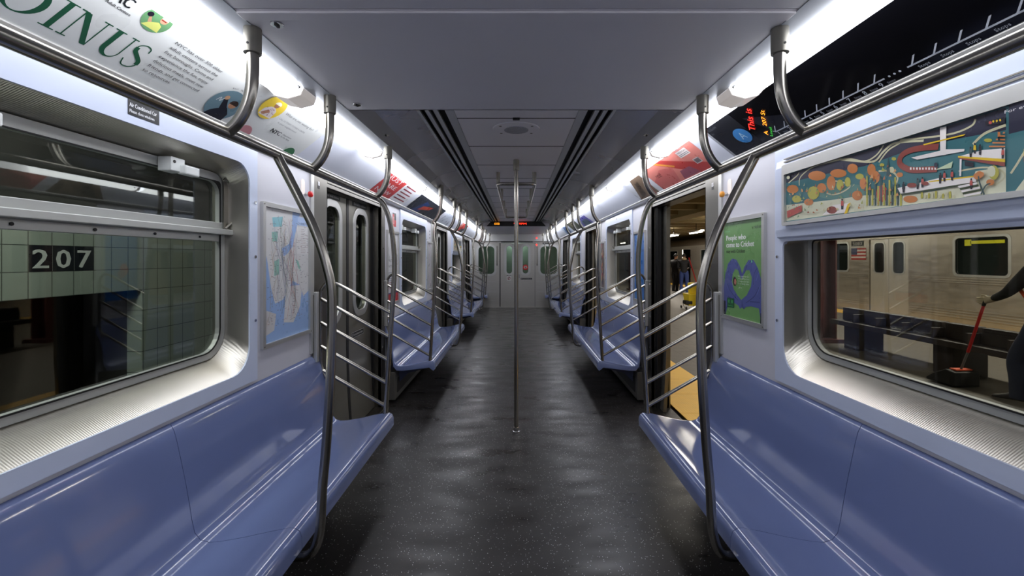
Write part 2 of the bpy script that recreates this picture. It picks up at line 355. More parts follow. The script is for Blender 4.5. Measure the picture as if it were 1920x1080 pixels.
('p','s',[(0.732,0.2),(0.867,0.195),(0.864,0.191),(0.736,0.195)]),
('p','w',[(0.689,0.165),(0.81,0.163),(0.865,0.15),(0.864,0.143),(0.711,0.153)]),
('p','w',[(0.85,0.131),(0.913,0.134),(0.973,0.124),(0.973,0.094)]),
('p','s',[(0.846,0.133),(0.973,0.094),(0.973,0.085),(0.846,0.128)]),
('p','t',[(0.846,0.128),(0.973,0.085),(0.973,0.073),(0.85,0.123)]),
('p','w',[(0.851,0.122),(0.857,0.121),(0.855,0.069),(0.85,0.07)]),
('p','o',[(0.932,0.138),(0.973,0.127),(0.973,0.131),(0.933,0.142)]),
('p','o',[(0.941,0.146),(0.973,0.137),(0.973,0.141),(0.942,0.15)]),
('p','o',[(0.95,0.153),(0.973,0.146),(0.973,0.15),(0.951,0.157)]),
('p','o',[(0.959,0.16),(0.973,0.156),(0.973,0.16),(0.96,0.164)]),
('p','o',[(0.967,0.167),(0.973,0.165),(0.973,0.17),(0.969,0.171)]),
('p','x',[(0.922,0.215),(0.973,0.212),(0.973,0.194),(0.924,0.203)]),
('p','r',[(0.94,0.206),(0.94,0.204),(0.938,0.203),(0.936,0.203),(0.934,0.204),(0.932,0.206),(0.932,0.209),(0.932,0.211),(0.934,0.212),(0.936,0.212),(0.938,0.211),(0.94,0.209)]),
('p','s',[(0.946,0.208),(0.946,0.206),(0.945,0.205),(0.944,0.205),(0.942,0.206),(0.942,0.207),(0.941,0.209),(0.942,0.211),(0.942,0.212),(0.944,0.212),(0.945,0.211),(0.946,0.21)]),
('p','s',[(0.955,0.206),(0.955,0.205),(0.954,0.204),(0.953,0.203),(0.951,0.204),(0.951,0.206),(0.95,0.208),(0.951,0.209),(0.951,0.21),(0.953,0.21),(0.954,0.21),(0.955,0.208)]),
('p','s',[(0.964,0.205),(0.963,0.204),(0.963,0.203),(0.961,0.203),(0.96,0.204),(0.959,0.205),(0.959,0.207),(0.959,0.209),(0.96,0.21),(0.961,0.21),(0.963,0.209),(0.963,0.207)]),
('p','x',[(0.865,0.113),(0.891,0.102),(0.891,0.089),(0.866,0.099)]),
('p','w',[(0.846,0.04),(0.9,0.042),(0.902,0.036),(0.85,0.033)]),
('p','d',[(0.85,0.032),(0.904,0.035),(0.906,0.029),(0.854,0.026)]),
('p','w',[(0.855,0.025),(0.908,0.028),(0.909,0.022),(0.858,0.018)]),
('p','d',[(0.859,0.017),(0.912,0.02),(0.913,0.015),(0.862,0.011)]),
('p','w',[(0.863,0.01),(0.915,0.013),(0.917,0.007),(0.866,0.004)]),
('p','w',[(0.261,0.01),(0.325,0.046),(0.423,0.044),(0.404,0.006)]),
('p','s',[(0.407,0.041),(0.423,0.045),(0.404,0.003),(0.388,0.002)]),
('p','t',[(0.349,0.022),(0.345,0.015),(0.334,0.01),(0.318,0.01),(0.303,0.014),(0.291,0.021),(0.287,0.029),(0.291,0.037),(0.303,0.041),(0.318,0.042),(0.334,0.038),(0.345,0.03)]),
('p','r',[(0.011,0.055),(0.123,0.072),(0.125,0.042),(0.015,0.02)]),
('p','x',[(0.787,0.086),(0.795,0.085),(0.796,0.069),(0.787,0.07)]),
('p','x',[(0.787,0.07),(0.795,0.069),(0.794,0.057),(0.788,0.058)]),
('p','x',[(0.794,0.088),(0.794,0.087),(0.793,0.085),(0.791,0.085),(0.79,0.086),(0.789,0.088),(0.788,0.089),(0.789,0.091),(0.79,0.092),(0.791,0.092),(0.793,0.092),(0.794,0.09)]),
('p','r',[(0.801,0.089),(0.808,0.088),(0.809,0.072),(0.8,0.074)]),
('p','x',[(0.801,0.074),(0.808,0.072),(0.808,0.061),(0.802,0.062)]),
('p','x',[(0.808,0.091),(0.807,0.09),(0.806,0.089),(0.805,0.088),(0.803,0.089),(0.802,0.091),(0.802,0.093),(0.802,0.094),(0.803,0.095),(0.805,0.095),(0.806,0.095),(0.807,0.093)]),
('p','r',[(0.825,0.088),(0.832,0.087),(0.833,0.071),(0.824,0.073)]),
('p','x',[(0.825,0.073),(0.832,0.071),(0.831,0.06),(0.826,0.061)]),
('p','x',[(0.831,0.09),(0.831,0.089),(0.83,0.088),(0.828,0.087),(0.827,0.088),(0.826,0.09),(0.826,0.091),(0.826,0.093),(0.827,0.094),(0.828,0.094),(0.83,0.094),(0.831,0.092)]),
('p','b',[(0.88,0.147),(0.887,0.145),(0.888,0.13),(0.88,0.132)]),
('p','x',[(0.88,0.132),(0.887,0.13),(0.886,0.119),(0.881,0.121)]),
('p','x',[(0.886,0.148),(0.886,0.147),(0.885,0.146),(0.884,0.146),(0.882,0.146),(0.881,0.148),(0.881,0.15),(0.881,0.151),(0.882,0.152),(0.884,0.152),(0.885,0.151),(0.886,0.15)]),
('p','s',[(0.892,0.154),(0.898,0.153),(0.899,0.138),(0.891,0.14)]),
('p','x',[(0.892,0.14),(0.898,0.138),(0.898,0.127),(0.893,0.129)]),
('p','x',[(0.898,0.156),(0.897,0.155),(0.897,0.154),(0.895,0.154),(0.894,0.154),(0.893,0.156),(0.893,0.158),(0.893,0.159),(0.894,0.16),(0.895,0.16),(0.897,0.159),(0.897,0.158)]),
('p','x',[(0.906,0.147),(0.913,0.145),(0.913,0.131),(0.906,0.133)]),
('p','x',[(0.906,0.132),(0.913,0.131),(0.912,0.12),(0.907,0.122)]),
('p','x',[(0.912,0.149),(0.912,0.147),(0.911,0.146),(0.91,0.146),(0.908,0.147),(0.907,0.148),(0.907,0.15),(0.907,0.151),(0.908,0.152),(0.91,0.152),(0.911,0.152),(0.912,0.15)]),
('p','r',[(0.727,0.084),(0.736,0.082),(0.737,0.065),(0.727,0.067)]),
('p','x',[(0.727,0.067),(0.736,0.066),(0.735,0.054),(0.728,0.055)]),
('p','x',[(0.735,0.086),(0.734,0.084),(0.733,0.083),(0.732,0.083),(0.73,0.084),(0.729,0.085),(0.728,0.087),(0.729,0.089),(0.73,0.09),(0.732,0.09),(0.733,0.089),(0.734,0.088)]),
('p','r',[(0.882,0.051),(0.889,0.049),(0.889,0.035),(0.881,0.036)]),
('p','x',[(0.882,0.036),(0.889,0.035),(0.888,0.024),(0.883,0.025)]),
('p','x',[(0.888,0.053),(0.888,0.051),(0.887,0.05),(0.885,0.05),(0.884,0.051),(0.883,0.052),(0.883,0.054),(0.883,0.055),(0.884,0.056),(0.885,0.057),(0.887,0.056),(0.888,0.055)]),
('p','o',[(0.956,0.175),(0.962,0.173),(0.963,0.159),(0.956,0.161)]),
('p','x',[(0.956,0.161),(0.962,0.16),(0.961,0.149),(0.957,0.151)]),
('p','x',[(0.961,0.177),(0.961,0.175),(0.96,0.174),(0.959,0.174),(0.958,0.175),(0.957,0.176),(0.957,0.178),(0.957,0.179),(0.958,0.18),(0.959,0.18),(0.96,0.18),(0.961,0.178)]),
('p','r',[(0.372,0.058),(0.385,0.056),(0.386,0.036),(0.371,0.038)]),
('p','x',[(0.372,0.038),(0.385,0.036),(0.384,0.021),(0.373,0.022)]),
('p','x',[(0.384,0.061),(0.383,0.059),(0.381,0.057),(0.379,0.057),(0.376,0.058),(0.374,0.06),(0.373,0.063),(0.374,0.065),(0.376,0.066),(0.379,0.066),(0.381,0.065),(0.383,0.063)]),
('p','b',[(0.711,0.083),(0.719,0.081),(0.72,0.064),(0.71,0.066)]),
('p','x',[(0.711,0.066),(0.719,0.064),(0.718,0.052),(0.711,0.053)]),
('p','x',[(0.718,0.085),(0.718,0.083),(0.716,0.082),(0.715,0.082),(0.713,0.083),(0.712,0.084),(0.711,0.086),(0.712,0.088),(0.713,0.089),(0.715,0.089),(0.716,0.088),(0.718,0.087)]),
('p','x',[(0.657,0.08),(0.666,0.078),(0.667,0.061),(0.656,0.062)]),
('p','x',[(0.657,0.062),(0.666,0.061),(0.665,0.048),(0.658,0.049)]),
('p','x',[(0.665,0.082),(0.665,0.08),(0.664,0.079),(0.662,0.079),(0.66,0.08),(0.659,0.081),(0.658,0.083),(0.659,0.085),(0.66,0.086),(0.662,0.086),(0.664,0.086),(0.665,0.084)]),
('p','r',[(0.966,0.121),(0.972,0.119),(0.972,0.106),(0.965,0.107)]),
('p','x',[(0.966,0.107),(0.972,0.106),(0.971,0.096),(0.966,0.097)]),
('p','x',[(0.971,0.123),(0.971,0.121),(0.97,0.12),(0.969,0.12),(0.968,0.121),(0.967,0.122),(0.966,0.124),(0.967,0.125),(0.968,0.126),(0.969,0.126),(0.97,0.125),(0.971,0.124)]),
('p','t',[(0.711,0.066),(0.708,0.062),(0.702,0.06),(0.693,0.061),(0.684,0.063),(0.678,0.067),(0.675,0.072),(0.678,0.076),(0.684,0.078),(0.693,0.077),(0.702,0.075),(0.708,0.071)]),
('p','t',[(0.754,0.064),(0.752,0.061),(0.748,0.06),(0.742,0.06),(0.736,0.062),(0.731,0.065),(0.73,0.069),(0.731,0.072),(0.736,0.073),(0.742,0.073),(0.748,0.071),(0.752,0.068)]),
('p','o',[(0.921,0.061),(0.92,0.057),(0.915,0.054),(0.91,0.054),(0.904,0.057),(0.9,0.061),(0.898,0.066),(0.9,0.07),(0.904,0.073),(0.91,0.073),(0.915,0.07),(0.92,0.066)]),
('p','o',[(0.948,0.033),(0.947,0.029),(0.943,0.026),(0.938,0.026),(0.932,0.028),(0.928,0.032),(0.927,0.037),(0.928,0.041),(0.932,0.044),(0.938,0.044),(0.943,0.042),(0.947,0.038)]),
('p','o',[(0.915,0.057),(0.913,0.053),(0.909,0.05),(0.903,0.05),(0.897,0.052),(0.893,0.057),(0.892,0.062),(0.893,0.066),(0.897,0.069),(0.903,0.069),(0.909,0.066),(0.913,0.062)]),
('l','b',0.004,[(0.913,0.004),(0.925,0.027),(0.938,0.032)]),
('l','b',0.004,[(0.922,0.002),(0.91,0.037),(0.906,0.059)]),
('p','y',[(0.96,0.059),(0.958,0.049),(0.953,0.042),(0.947,0.04),(0.94,0.045),(0.935,0.053),(0.933,0.064),(0.935,0.074),(0.94,0.081),(0.947,0.082),(0.953,0.078),(0.958,0.069)]),
('p','c',[(0.951,0.064),(0.95,0.056),(0.946,0.051),(0.941,0.05),(0.935,0.053),(0.931,0.06),(0.93,0.068),(0.931,0.076),(0.935,0.081),(0.941,0.082),(0.946,0.079),(0.95,0.072)]),
('p','c',[(0.038,0.22),(0.036,0.216),(0.031,0.214),(0.025,0.214),(0.018,0.216),(0.013,0.22),(0.012,0.225),(0.013,0.229),(0.018,0.231),(0.025,0.231),(0.031,0.229),(0.036,0.225)])]
# ================================================================== the car shell
W = 1.41; WIN = 1.535; EYE = 1.55
Y0, Y1 = -2.2, 13.55
MIDS = [(.42, 3.04), (4.56, 7.17), (8.68, 11.3), (12.8, 13.5)]       # seat spans along the car
DOORS = [(3.06, 4.52), (7.2, 8.66), (11.32, 12.78)]
WINS = [(.78, 2.302), (5.15, 6.67), (9.25, 10.75)]                    # window surround spans
struct(MB().box(-1.60, 1.60, Y0, Y1+.12, -.06, 0).build('floor', floor_m))
sides = ((-1, 'left'), (1, 'right'))
DZ = 2.08
for s, nm in sides:
    mb = MB(); cuts = [(Y0, DOORS[0][0]+.09)]
    segs = [(Y0, 2.97, 0), (4.42, 7.30, 1), (8.56, 11.42, 2), (12.68, Y1, None)]
    for a, b, w in segs:
        holes = []
        if w is not None:
            w0, w1 = WINS[w]; holes = [rrect(w0+.05, w1-.05, .955, 2.05, .10)]
        plate(mb, [(a,0),(b,0),(b,2.165),(a,2.165)], holes, W, .02, s)
    for a, b in DOORS: mb.box(s*W, s*(W+.02), a-.12 if a > 3.5 else a-.09, b+.06, DZ, 2.165)
    struct(mb.build('wall_'+nm, wallp))
    # outer skin beyond the recesses
    mb = MB()
    for a, b, w in segs:
        holes = []
        if w is not None:
            w0, w1 = WINS[w]; holes = [rrect(w0+.06, w1-.06, 1.04, 2.0, .09)]
        plate(mb, [(a,-.25),(b,-.25),(b,2.7),(a,2.7)], holes, WIN+.012, .05, s)
    for a, b in DOORS: mb.box(s*(WIN+.012), s*(WIN+.06), a-.15, b+.1, 2.10, 2.7)
    struct(mb.build('trim_1', steeld))
    # steel pillars and door posts either side of every doorway
    mb = MB()
    for i, (a, b) in enumerate(DOORS):
        mb.box(s*(W-.012), s*(W+.012), a-.11, a+.10, 0, 2.165)          # face of the near post
        mb.box(s*(W-.012), s*(WIN+.05), a+.085, a+.10, 0, DZ)            # its jamb
        mb.box(s*(W-.012), s*(W+.012), b-.10, b+.03, 0, 2.165)
        mb.box(s*(W-.012), s*(WIN+.05), b-.10, b-.085, 0, DZ)
        mb.box(s*(W-.005), s*(WIN+.03), a-.09, b+.02, DZ, DZ+.035)      # header lip
        mb.box(s*1.36, s*1.47, a-.05, b+.05, 0.0, .012)                  # threshold plate
    for a, b in DOORS: mb.box(s*(W-.012), s*(W+.0), a+.10, b-.10, DZ+.03, 2.156)
    struct(mb.build('trim_2', pillar_m, bevel=.003))
    # white edge strip beside the pillars
    mb = MB()
    for i, (a, b) in enumerate(DOORS): mb.box(s*(W-.014), s*W, a-.155, a-.112, .9, 2.165)
    struct(mb.build('trim_3', alum))
    # cove backing, trim rail under the advertising cards, light housing
    mb = MB(); mb.sheet([(W+.01,2.16),(CX0,2.16),(CX0,CZ0),(CX1,CZ1),(CX1-.01,2.40),(.93,2.40),(.93,2.325)], Y0, Y1, s, -.012)
    struct(mb.build('trim_4', cove_m))
    mb = MB(); mb.prism([(W+.002,2.157),(1.352,2.163),(1.346,2.176),(1.352,2.186),(1.372,2.180),(W+.002,2.175)], Y0, Y1, s)
    struct(mb.build('trim_5', alum, bevel=.002))
    mb = MB(); mb.prism([(.957,2.32),(.874,2.32),(.874,2.335),(.957,2.335)], Y0, Y1, s)
    struct(mb.build('trim_6', strip_m))
# ceiling
RA, RB = 2.22, 10.2
mb = MB()
for a, b in ((Y0, 1.318), (1.322, RA), (RB, Y1)): mb.box(-.874, .874, a, b, 2.322, 2.34)
mb.box(-.874,.874, 1.33, 1.375, 2.316, 2.323)
for e0, e1 in ((RA-.012, RA), (RB, RB+.012)):
    mb.loft([[(-.874,y,2.322),(.874,y,2.322),(.80,y,2.39),(.594,y,2.45),(-.594,y,2.45),(-.80,y,2.39)] for y in (e0,e1)])
mb.box(-.372, .372, RA, RB, 2.432, 2.46)
for k in range(1, 12): pass
struct(mb.build('ceiling', ceil_m, bevel=.002))
mb = MB()
y = RA+.46
while y < RB: mb.box(-.372,.372, y-.003, y+.003, 2.430, 2.434); y += .67
struct(mb.build('trim_7', slot_m))
for s, nm in sides:
    mb = MB(); mb.sheet([(.875,2.322),(.80,2.382)], RA, RB, s, -.004); mb.sheet([(.80,2.382),(.594,2.434)], RA, RB, s, -.004)
    struct(mb.build('trim_8', facet_m))
    mb = MB()
    for x0, x1 in ((.575,.594),(.520,.545),(.468,.495),(.372,.425)): mb.box(s*x0, s*x1, RA, RB, 2.430, 2.446)
    struct(mb.build('trim_9', alum))
    mb = MB().box(s*.372, s*.60, RA, RB, 2.47, 2.48)
    struct(mb.build('trim_10', slot_m))
struct(MB().box(-1.6,1.6,Y0,Y1+.1,2.66,2.7).build('ceiling', slot_m))
mb = MB()                                                              # polished scallop just before the sign
for s in (-1,1): mb.box(s*.80, s*.874, RA, RB, 2.345, 2.352)
# near end bulkhead (behind the camera) and far end wall
struct(MB().box(-1.6,1.6,Y0-.05,Y0,-.06,2.7).build('wall_near', wallp))
def yz_to_xz(mb):       # turn a plate built in the YZ plane into one in the XZ plane
    mb.v = [(v[1], v[0], v[2]) for v in mb.v]; return mb
mb = MB()
holes = [rrect(-1.235,-.66,1.03,1.975,.16), rrect(.73,1.33,1.03,1.975,.16), [(-.56,.0),(.62,.0),(.62,2.05),(-.56,2.05)][0:4]]
holes[2] = [(-.53,.02),(.60,.02),(.60,2.045),(-.53,2.045)]
plate(mb, [(-1.45,0),(1.45,0),(1.45,2.66),(-1.45,2.66)], holes, Y1, .05)
struct(yz_to_xz(mb).build('wall_far', endwall_m))
mb = MB()
for z in (.82, .49, .22): mb.box(-1.40,-.62,Y1-.003,Y1+.002,z,z+.008); mb.box(.66,1.40,Y1-.003,Y1+.002,z,z+.008)
mb.box(-.60,.66,Y1-.02,Y1,2.055,2.10)
mb.box(-1.4,1.4,Y1-.14,Y1,2.10,2.16); mb.box(-1.4,1.4,Y1-.10,Y1,2.16,2.322)
struct(mb.build('trim_11', alum, bevel=.003))
for x0, x1 in ((-1.235,-.66),(.73,1.33)):
    g = struct(bpy.data.objects.new('window_7' if x0 < 0 else 'window_8', None)); C.objects.link(g); 
    mb = MB(); plate(mb, rrect(x0-.03,x1+.03,1.0,2.005,.18), [rrect(x0+.035,x1-.035,1.065,1.94,.13)], Y1-.012, .02); yz_to_xz(mb).build('window_frame', alum, g)
    mb = MB(); plate(mb, rrect(x0,x1,1.03,1.975,.16), [], Y1+.02, .004); yz_to_xz(mb).build('glass', glass_m, g)
g = struct(bpy.data.objects.new('door_7', None)); C.objects.link(g)
mb = MB(); dh = [rrect(-.33,-.115,1.06,1.97,.105), rrect(.185,.40,1.06,1.97,.105)]
plate(mb, [(-.50,.02),(.59,.02),(.59,2.04),(-.50,2.04)], dh, Y1+.01, .03); yz_to_xz(mb).build('door_leaf', endwall_m, g)
for h in ((-.33,-.115),(.185,.40)):
    mb = MB(); plate(mb, rrect(h[0]-.05,h[1]+.05,1.01,2.02,.155), [rrect(h[0]+.02,h[1]-.02,1.08,1.95,.085)], Y1-.006, .018); yz_to_xz(mb).build('window_frame', alum, g)
    mb = MB(); plate(mb, rrect(h[0],h[1],1.06,1.97,.105), [], Y1+.022, .004); yz_to_xz(mb).build('glass', glass_m, g)
mb = MB(); mb.box(-.005,.005,Y1+.004,Y1+.012,.02,2.04); mb.box(-.53,-.50,Y1+.02,Y1+.03,.02,2.045); mb.box(.59,.60,Y1+.02,Y1+.03,.02,2.045); mb.build('gasket', black_m, g)
MB().tube([(.10,Y1-.03,.93),(.10,Y1-.03,1.05)], .012).build('door_handle', chrome, g)
for x in (-.61,.66):
    o = thing('grab_handle', 'slim upright grab bar %s of the end door' % ('left' if x < 0 else 'right'), 'handle', (x,Y1-.03,1.35))
    MB().tube([(x,Y1,1.38),(x,Y1-.04,1.40),(x,Y1-.04,1.93),(x,Y1,1.95)], .011).build('bar', steelh, o)
    MB().box(x-.012,x+.012,Y1-.02,Y1+.001,1.33,1.42).build('end_plate', black_m, o); rehome(o)
# notices on the end door
def end_art(x0, z0, y=None): return Art((x0, (y or Y1), z0), (1,0,0), (0,0,1), off=.003)
def tagart(a, name, label, cat, group=None):
    o = a.build(name); o['label'] = label; o['category'] = cat
    if group: o['group'] = group
    return o
a = end_art(-.30,.86,Y1+.008); a.rect(0,0,.135,.17,(225,225,222)); a.rect(0,.135,.135,.17,(25,25,28)); a.ell(.068,.066,.052,.052,(150,35,40)); a.ell(.068,.066,.038,.038,(225,225,222)); a.line([(.03,.03),(.105,.10)],.012,(150,35,40)); a.rect(.055,.03,.075,.10,(30,30,32))
tagart(a, 'notice', 'small white prohibition notice under the left window of the end door', 'sign')
a = end_art(.14,.885,Y1+.008); a.rect(0,0,.36,.05,(18,18,20)); a.text('Do not ride between cars', .02,.015,.022,(220,220,220), w=.32)
tagart(a, 'notice', 'narrow black notice strip beside the handle of the end door', 'sign')
a = end_art(.20,1.16,Y1+.018); a.ell(.092,.115,.085,.085,(205,35,38)); a.text('DANGER',.092,.145,.022,(235,235,235),w=.10,align='c'); a.ell(.092,.11,.055,.03,(235,225,225)); a.rect(.05,.105,.135,.118,(30,20,20)); a.rect(.085,.08,.10,.14,(30,20,20))
tagart(a, 'sticker', 'round red warning sticker low on the right window of the end door', 'sticker')
a = end_art(-.48,2.065,Y1-.02); a.rect(0,0,.42,.032,(18,18,20)); a.text('Do not hold doors',.02,.008,.016,(215,215,215),w=.36); tagart(a,'notice','thin black notice above the left half of the end door','sign')
a = end_art(.10,2.065,Y1-.02); a.rect(0,0,.42,.032,(18,18,20)); a.text('Emergency exit only',.02,.008,.016,(215,215,215),w=.36); tagart(a,'notice','thin black notice above the right half of the end door','sign')
a = end_art(.84,1.985,Y1-.001); a.rect(0,0,.18,.07,(18,18,20)); a.text('8550',.09,.018,.035,(220,220,220),w=.14,align='c'); tagart(a,'number_plate','small black number plate above the end window right of the door','sign')
for z, l in ((1.99,'lower red tell-tale lamp right of the end door, beside the number plate'),(2.33-.13,'upper red tell-tale lamp on the end bulkhead right of the door')):
    yy = Y1-.10 if z > 2.1 else Y1
    o = MB().tube([(.645,yy+.002,z),(.645,yy-.02,z)], .022).build('indicator_lamp', ink((255,40,30),.3,5.)); o['label'] = l; o['category'] = 'lamp'
# space beyond the end windows: the next car's end
struct(MB().box(-1.6,1.6,14.55,14.6,-.1,2.7).build('wall_beyond', mat('next_car_green_steel', (110,128,118), .4, .3, .15)))
# ------------------------------------------------------------------ windows
wn = 0
for s, nm in sides:
    for i, (w0, w1) in enumerate(WINS):
        wn += 1; poster = (s == 1 and i == 0) or (s == -1 and i == 2)
        g = struct(bpy.data.objects.new('window_%d' % wn, None)); C.objects.link(g)
        ztop = 1.65 if poster else 2.05
        # pale blue surround, slightly proud of the wall
        mb = MB(); op = rrect(w0+.065, w1-.065, .965, ztop-.01, .09, rs=(.13,.13,.03 if poster else .10,.03 if poster else .10)); 
        out = rrect(w0, w1, .90, 2.158, .004)
        plate(mb, out, [op], W-.014, .018, s); mb.build('surround', blue_fg, g, bevel=.006)
        # steel recess from the opening back to the frame
        fr = rrect(w0+.075, w1-.075, 1.05, (1.66 if poster else 1.985), .10, rs=(.13,.13,.03 if poster else .09,.03 if poster else .09))
        mid = [((a[0]*.5+b[0]*.5), (a[1]*.5+b[1]*.5)) for a, b in zip(op, fr)]
        mb = MB(); mb.loft([[(s*x, y, z) for y, z in r] for x, r in ((W-.006, op), (W+.05, mid), (WIN, fr))], cap=False)
        o = mb.build('recess', rib_m, g, smooth=True)
        # frame, glass
        fo = fr; fi = rrect(w0+.115, w1-.115, 1.085, (1.64 if poster else 1.94), .08, rs=(.11,.11,.02 if poster else .06,.02 if poster else .06))
        mb = MB(); plate(mb, fo, [fi], WIN-.014, .024, s); mb.build('window_frame', frame_m, g, bevel=.003)
        mb = MB(); plate(mb, rrect(w0+.09,w1-.09,1.07,(1.65 if poster else 1.96),.06), [], WIN+.006, .004, s); mb.build('glass', glass_m, g)
        mb = MB(); fo2 = rrect(w0+.115-.006, w1-.115+.006, 1.079, (1.645 if poster else 1.945), .085, rs=(.115,.115,.02,.02))
        plate(mb, fo2, [fi], WIN-.017, .004, s); mb.build('gasket', black_m, g)
        scr = [(y, z) for y in (w0+.02, w1-.022) for z in (1.85, 1.56, 1.22)]
        for y, z in scr: MB().tube([(s*(W-.013), y, z), (s*(W-.019), y, z)], .008, 10).build('screw', chrome, g)
        if not poster:
            mb = MB(); mb.box(s*(WIN-.022), s*(WIN+.004), w0+.10, w1-.10, 1.70, 1.735); mb.box(s*(WIN-.012), s*(WIN+.004), w0+.10, w1-.10, 1.638, 1.672)
            mb.build('crossbar', frame_m, g, bevel=.002)
            MB().box(s*(WIN-.055), s*(WIN+.004), w0+.085, w1-.07, 1.672, 1.70).build('ledge', frame_m, g, bevel=.003)
            for k in range(5):
                y = w0+.25+k*(w1-w0-.5)/4; MB().tube([(s*(WIN-.013),y,1.655),(s*(WIN-.016),y,1.655)], .006, 8).build('screw', black_m, g)
            for y in (w0+.33, w1-.45):      # white latch boxes on the tilting sash
                l = MB().box(s*(WIN-.075), s*(WIN-.014), y-.045, y+.03, 1.925, 1.985).build('latch', white_m, g, bevel=.004)
                MB().box(s*(WIN-.10), s*(WIN-.06), y, y+.085, 1.918, 1.958).build('latch_tab', white_m, l, bevel=.006)
                MB().tube([(s*(WIN-.077),y-.03,1.965),(s*(WIN-.074),y-.03,1.965)], .007, 8).build('keyhole', black_m, l)
            # quadrant stay at the far edge of the sash with its link arm
            ya = w1-.105; arc = [(ya+.0, 1.95)]+[(ya+.0+.10*math.sin(PI/2*k/8), 1.70+.25*math.cos(PI/2*k/8)) for k in range(9)]+[(ya, 1.70)]
            mb = MB(); mb.loft([[(s*x, y, z) for y, z in arc] for x in (WIN-.030, WIN-.024)]); mb.build('stay_plate', steel, g)
            MB().tube(smooth([(s*(WIN-.03),ya,1.96),(s*(WIN-.045),ya+.05,1.93),(s*(WIN-.06),ya+.022+.06,1.86),(s*(WIN-.07),ya+.085,1.79)],5), .006, 8).build('stay_rod', steeld, g)
            MB().tube([(s*(WIN-.07),ya+.085,1.79),(s*(WIN-.03),ya+.01,1.705)], .007, 8).build('link_arm', steeld, g)
            # tilting sash bar seen through the upper light
# ------------------------------------------------------------------ sliding doors
dn = 0
ORD = ['nearest', 'second', 'farthest']
for s, nm in sides:
    for i, (a, b) in enumerate(DOORS):
        dn += 1; g = struct(bpy.data.objects.new('door_%d' % dn, None)); C.objects.link(g)
        m0 = (a+.10+b-.10)/2; opened = (s == 1 and i < 2)
        leaves = ((a+.09, m0-.004), (m0+.004, b-.09)) if not opened else ((a+.105-.60, a+.10-.02), (b-.30, b+.32))
        for k, (p, q) in enumerate(leaves):
            if opened and k == 0: continue
            if opened: p, q = b-.26, b-.105
            mb = MB()
            def leaf_x(z): return 1.50-.035*max(0, (.75-z)/.75)**1.6
            zs = [0.02,.15,.3,.45,.6,.75,2.09]; x2 = .035
            if opened: mb.loft([[(s*leaf_x(z),p,z),(s*leaf_x(z),q,z),(s*(leaf_x(z)+x2),q,z),(s*(leaf_x(z)+x2),p,z)] for z in zs])
            else:
                w = q-p; hole = rrect(p+.16,q-.17,1.05,1.985,.11)
                plate(mb, [(p,.75),(q,.75),(q,2.09),(p,2.09)], [hole], 1.50, .035, s)
                mb.loft([[(s*leaf_x(z),p,z),(s*leaf_x(z),q,z),(s*(leaf_x(z)+x2),q,z),(s*(leaf_x(z)+x2),p,z)] for z in zs[:-1]], cap=False)
            lf = mb.build('door_leaf', steeld, g)
            if not opened:
                mb = MB(); plate(mb, rrect(p+.115,q-.125,1.005,2.03,.15), [rrect(p+.175,q-.185,1.065,1.97,.10)], 1.49, .016, s); mb.build('window_frame', alum, lf, bevel=.004)
                mb = MB(); plate(mb, rrect(p+.16,q-.17,1.05,1.985,.11), [], 1.515, .004, s); mb.build('glass', glass_m, lf)
                mb = MB(); rr = (q-.02, q+.003) if k == 0 else (p-.003, p+.02)
                mb.loft([[(s*(leaf_x(z)-.003),rr[0],z),(s*(leaf_x(z)-.003),rr[1],z),(s*(leaf_x(z)+.02),rr[1],z),(s*(leaf_x(z)+.02),rr[0],z)] for z in zs]); mb.build('gasket', black_m, lf)
                if i == 0:
                    aa = wall_art(s, p+.10, 2.035, 1.50); aa.rect(0,0,.38,.045,(18,18,20)); aa.text('Do not hold doors',.05,.013,.02,(225,225,225),w=.30); aa.build('notice', lf, label='black notice strip above the door window')
                    if k == 1:
                        aa = wall_art(s, p+.08, .815, 1.50); aa.rect(0,0,.32,.062,(18,18,20)); aa.rect(.004,.004,.316,.058,(225,225,225)); aa.rect(.007,.007,.313,.055,(18,18,20)); aa.text('Do not lean on door',.05,.022,.022,(225,225,225),w=.24); aa.rect(.018,.015,.024,.048,(225,225,225)); aa.build('notice', lf, label='black notice strip under the door window')
            else:
                pass
        # black pocket seal
        mb = MB(); 
        if opened: mb.box(s*1.47, s*1.53, b-.105, b-.09, 0, DZ); mb.box(s*1.44,s*1.48,b-.17,b-.10,0,DZ)
        else: mb.box(s*1.47, s*1.50, b-.135, b-.098, 0, DZ); mb.box(s*1.47, s*1.50, a+.098, a+.105, 0, DZ)
        mb.build('pocket_seal', black_m, g)
        for z in (.3,.62,.94,1.28,1.66): MB().tube([(s*(W-.012),b-.04,z),(s*(W-.017),b-.04,z)], .006, 8).build('screw', chrome, g)
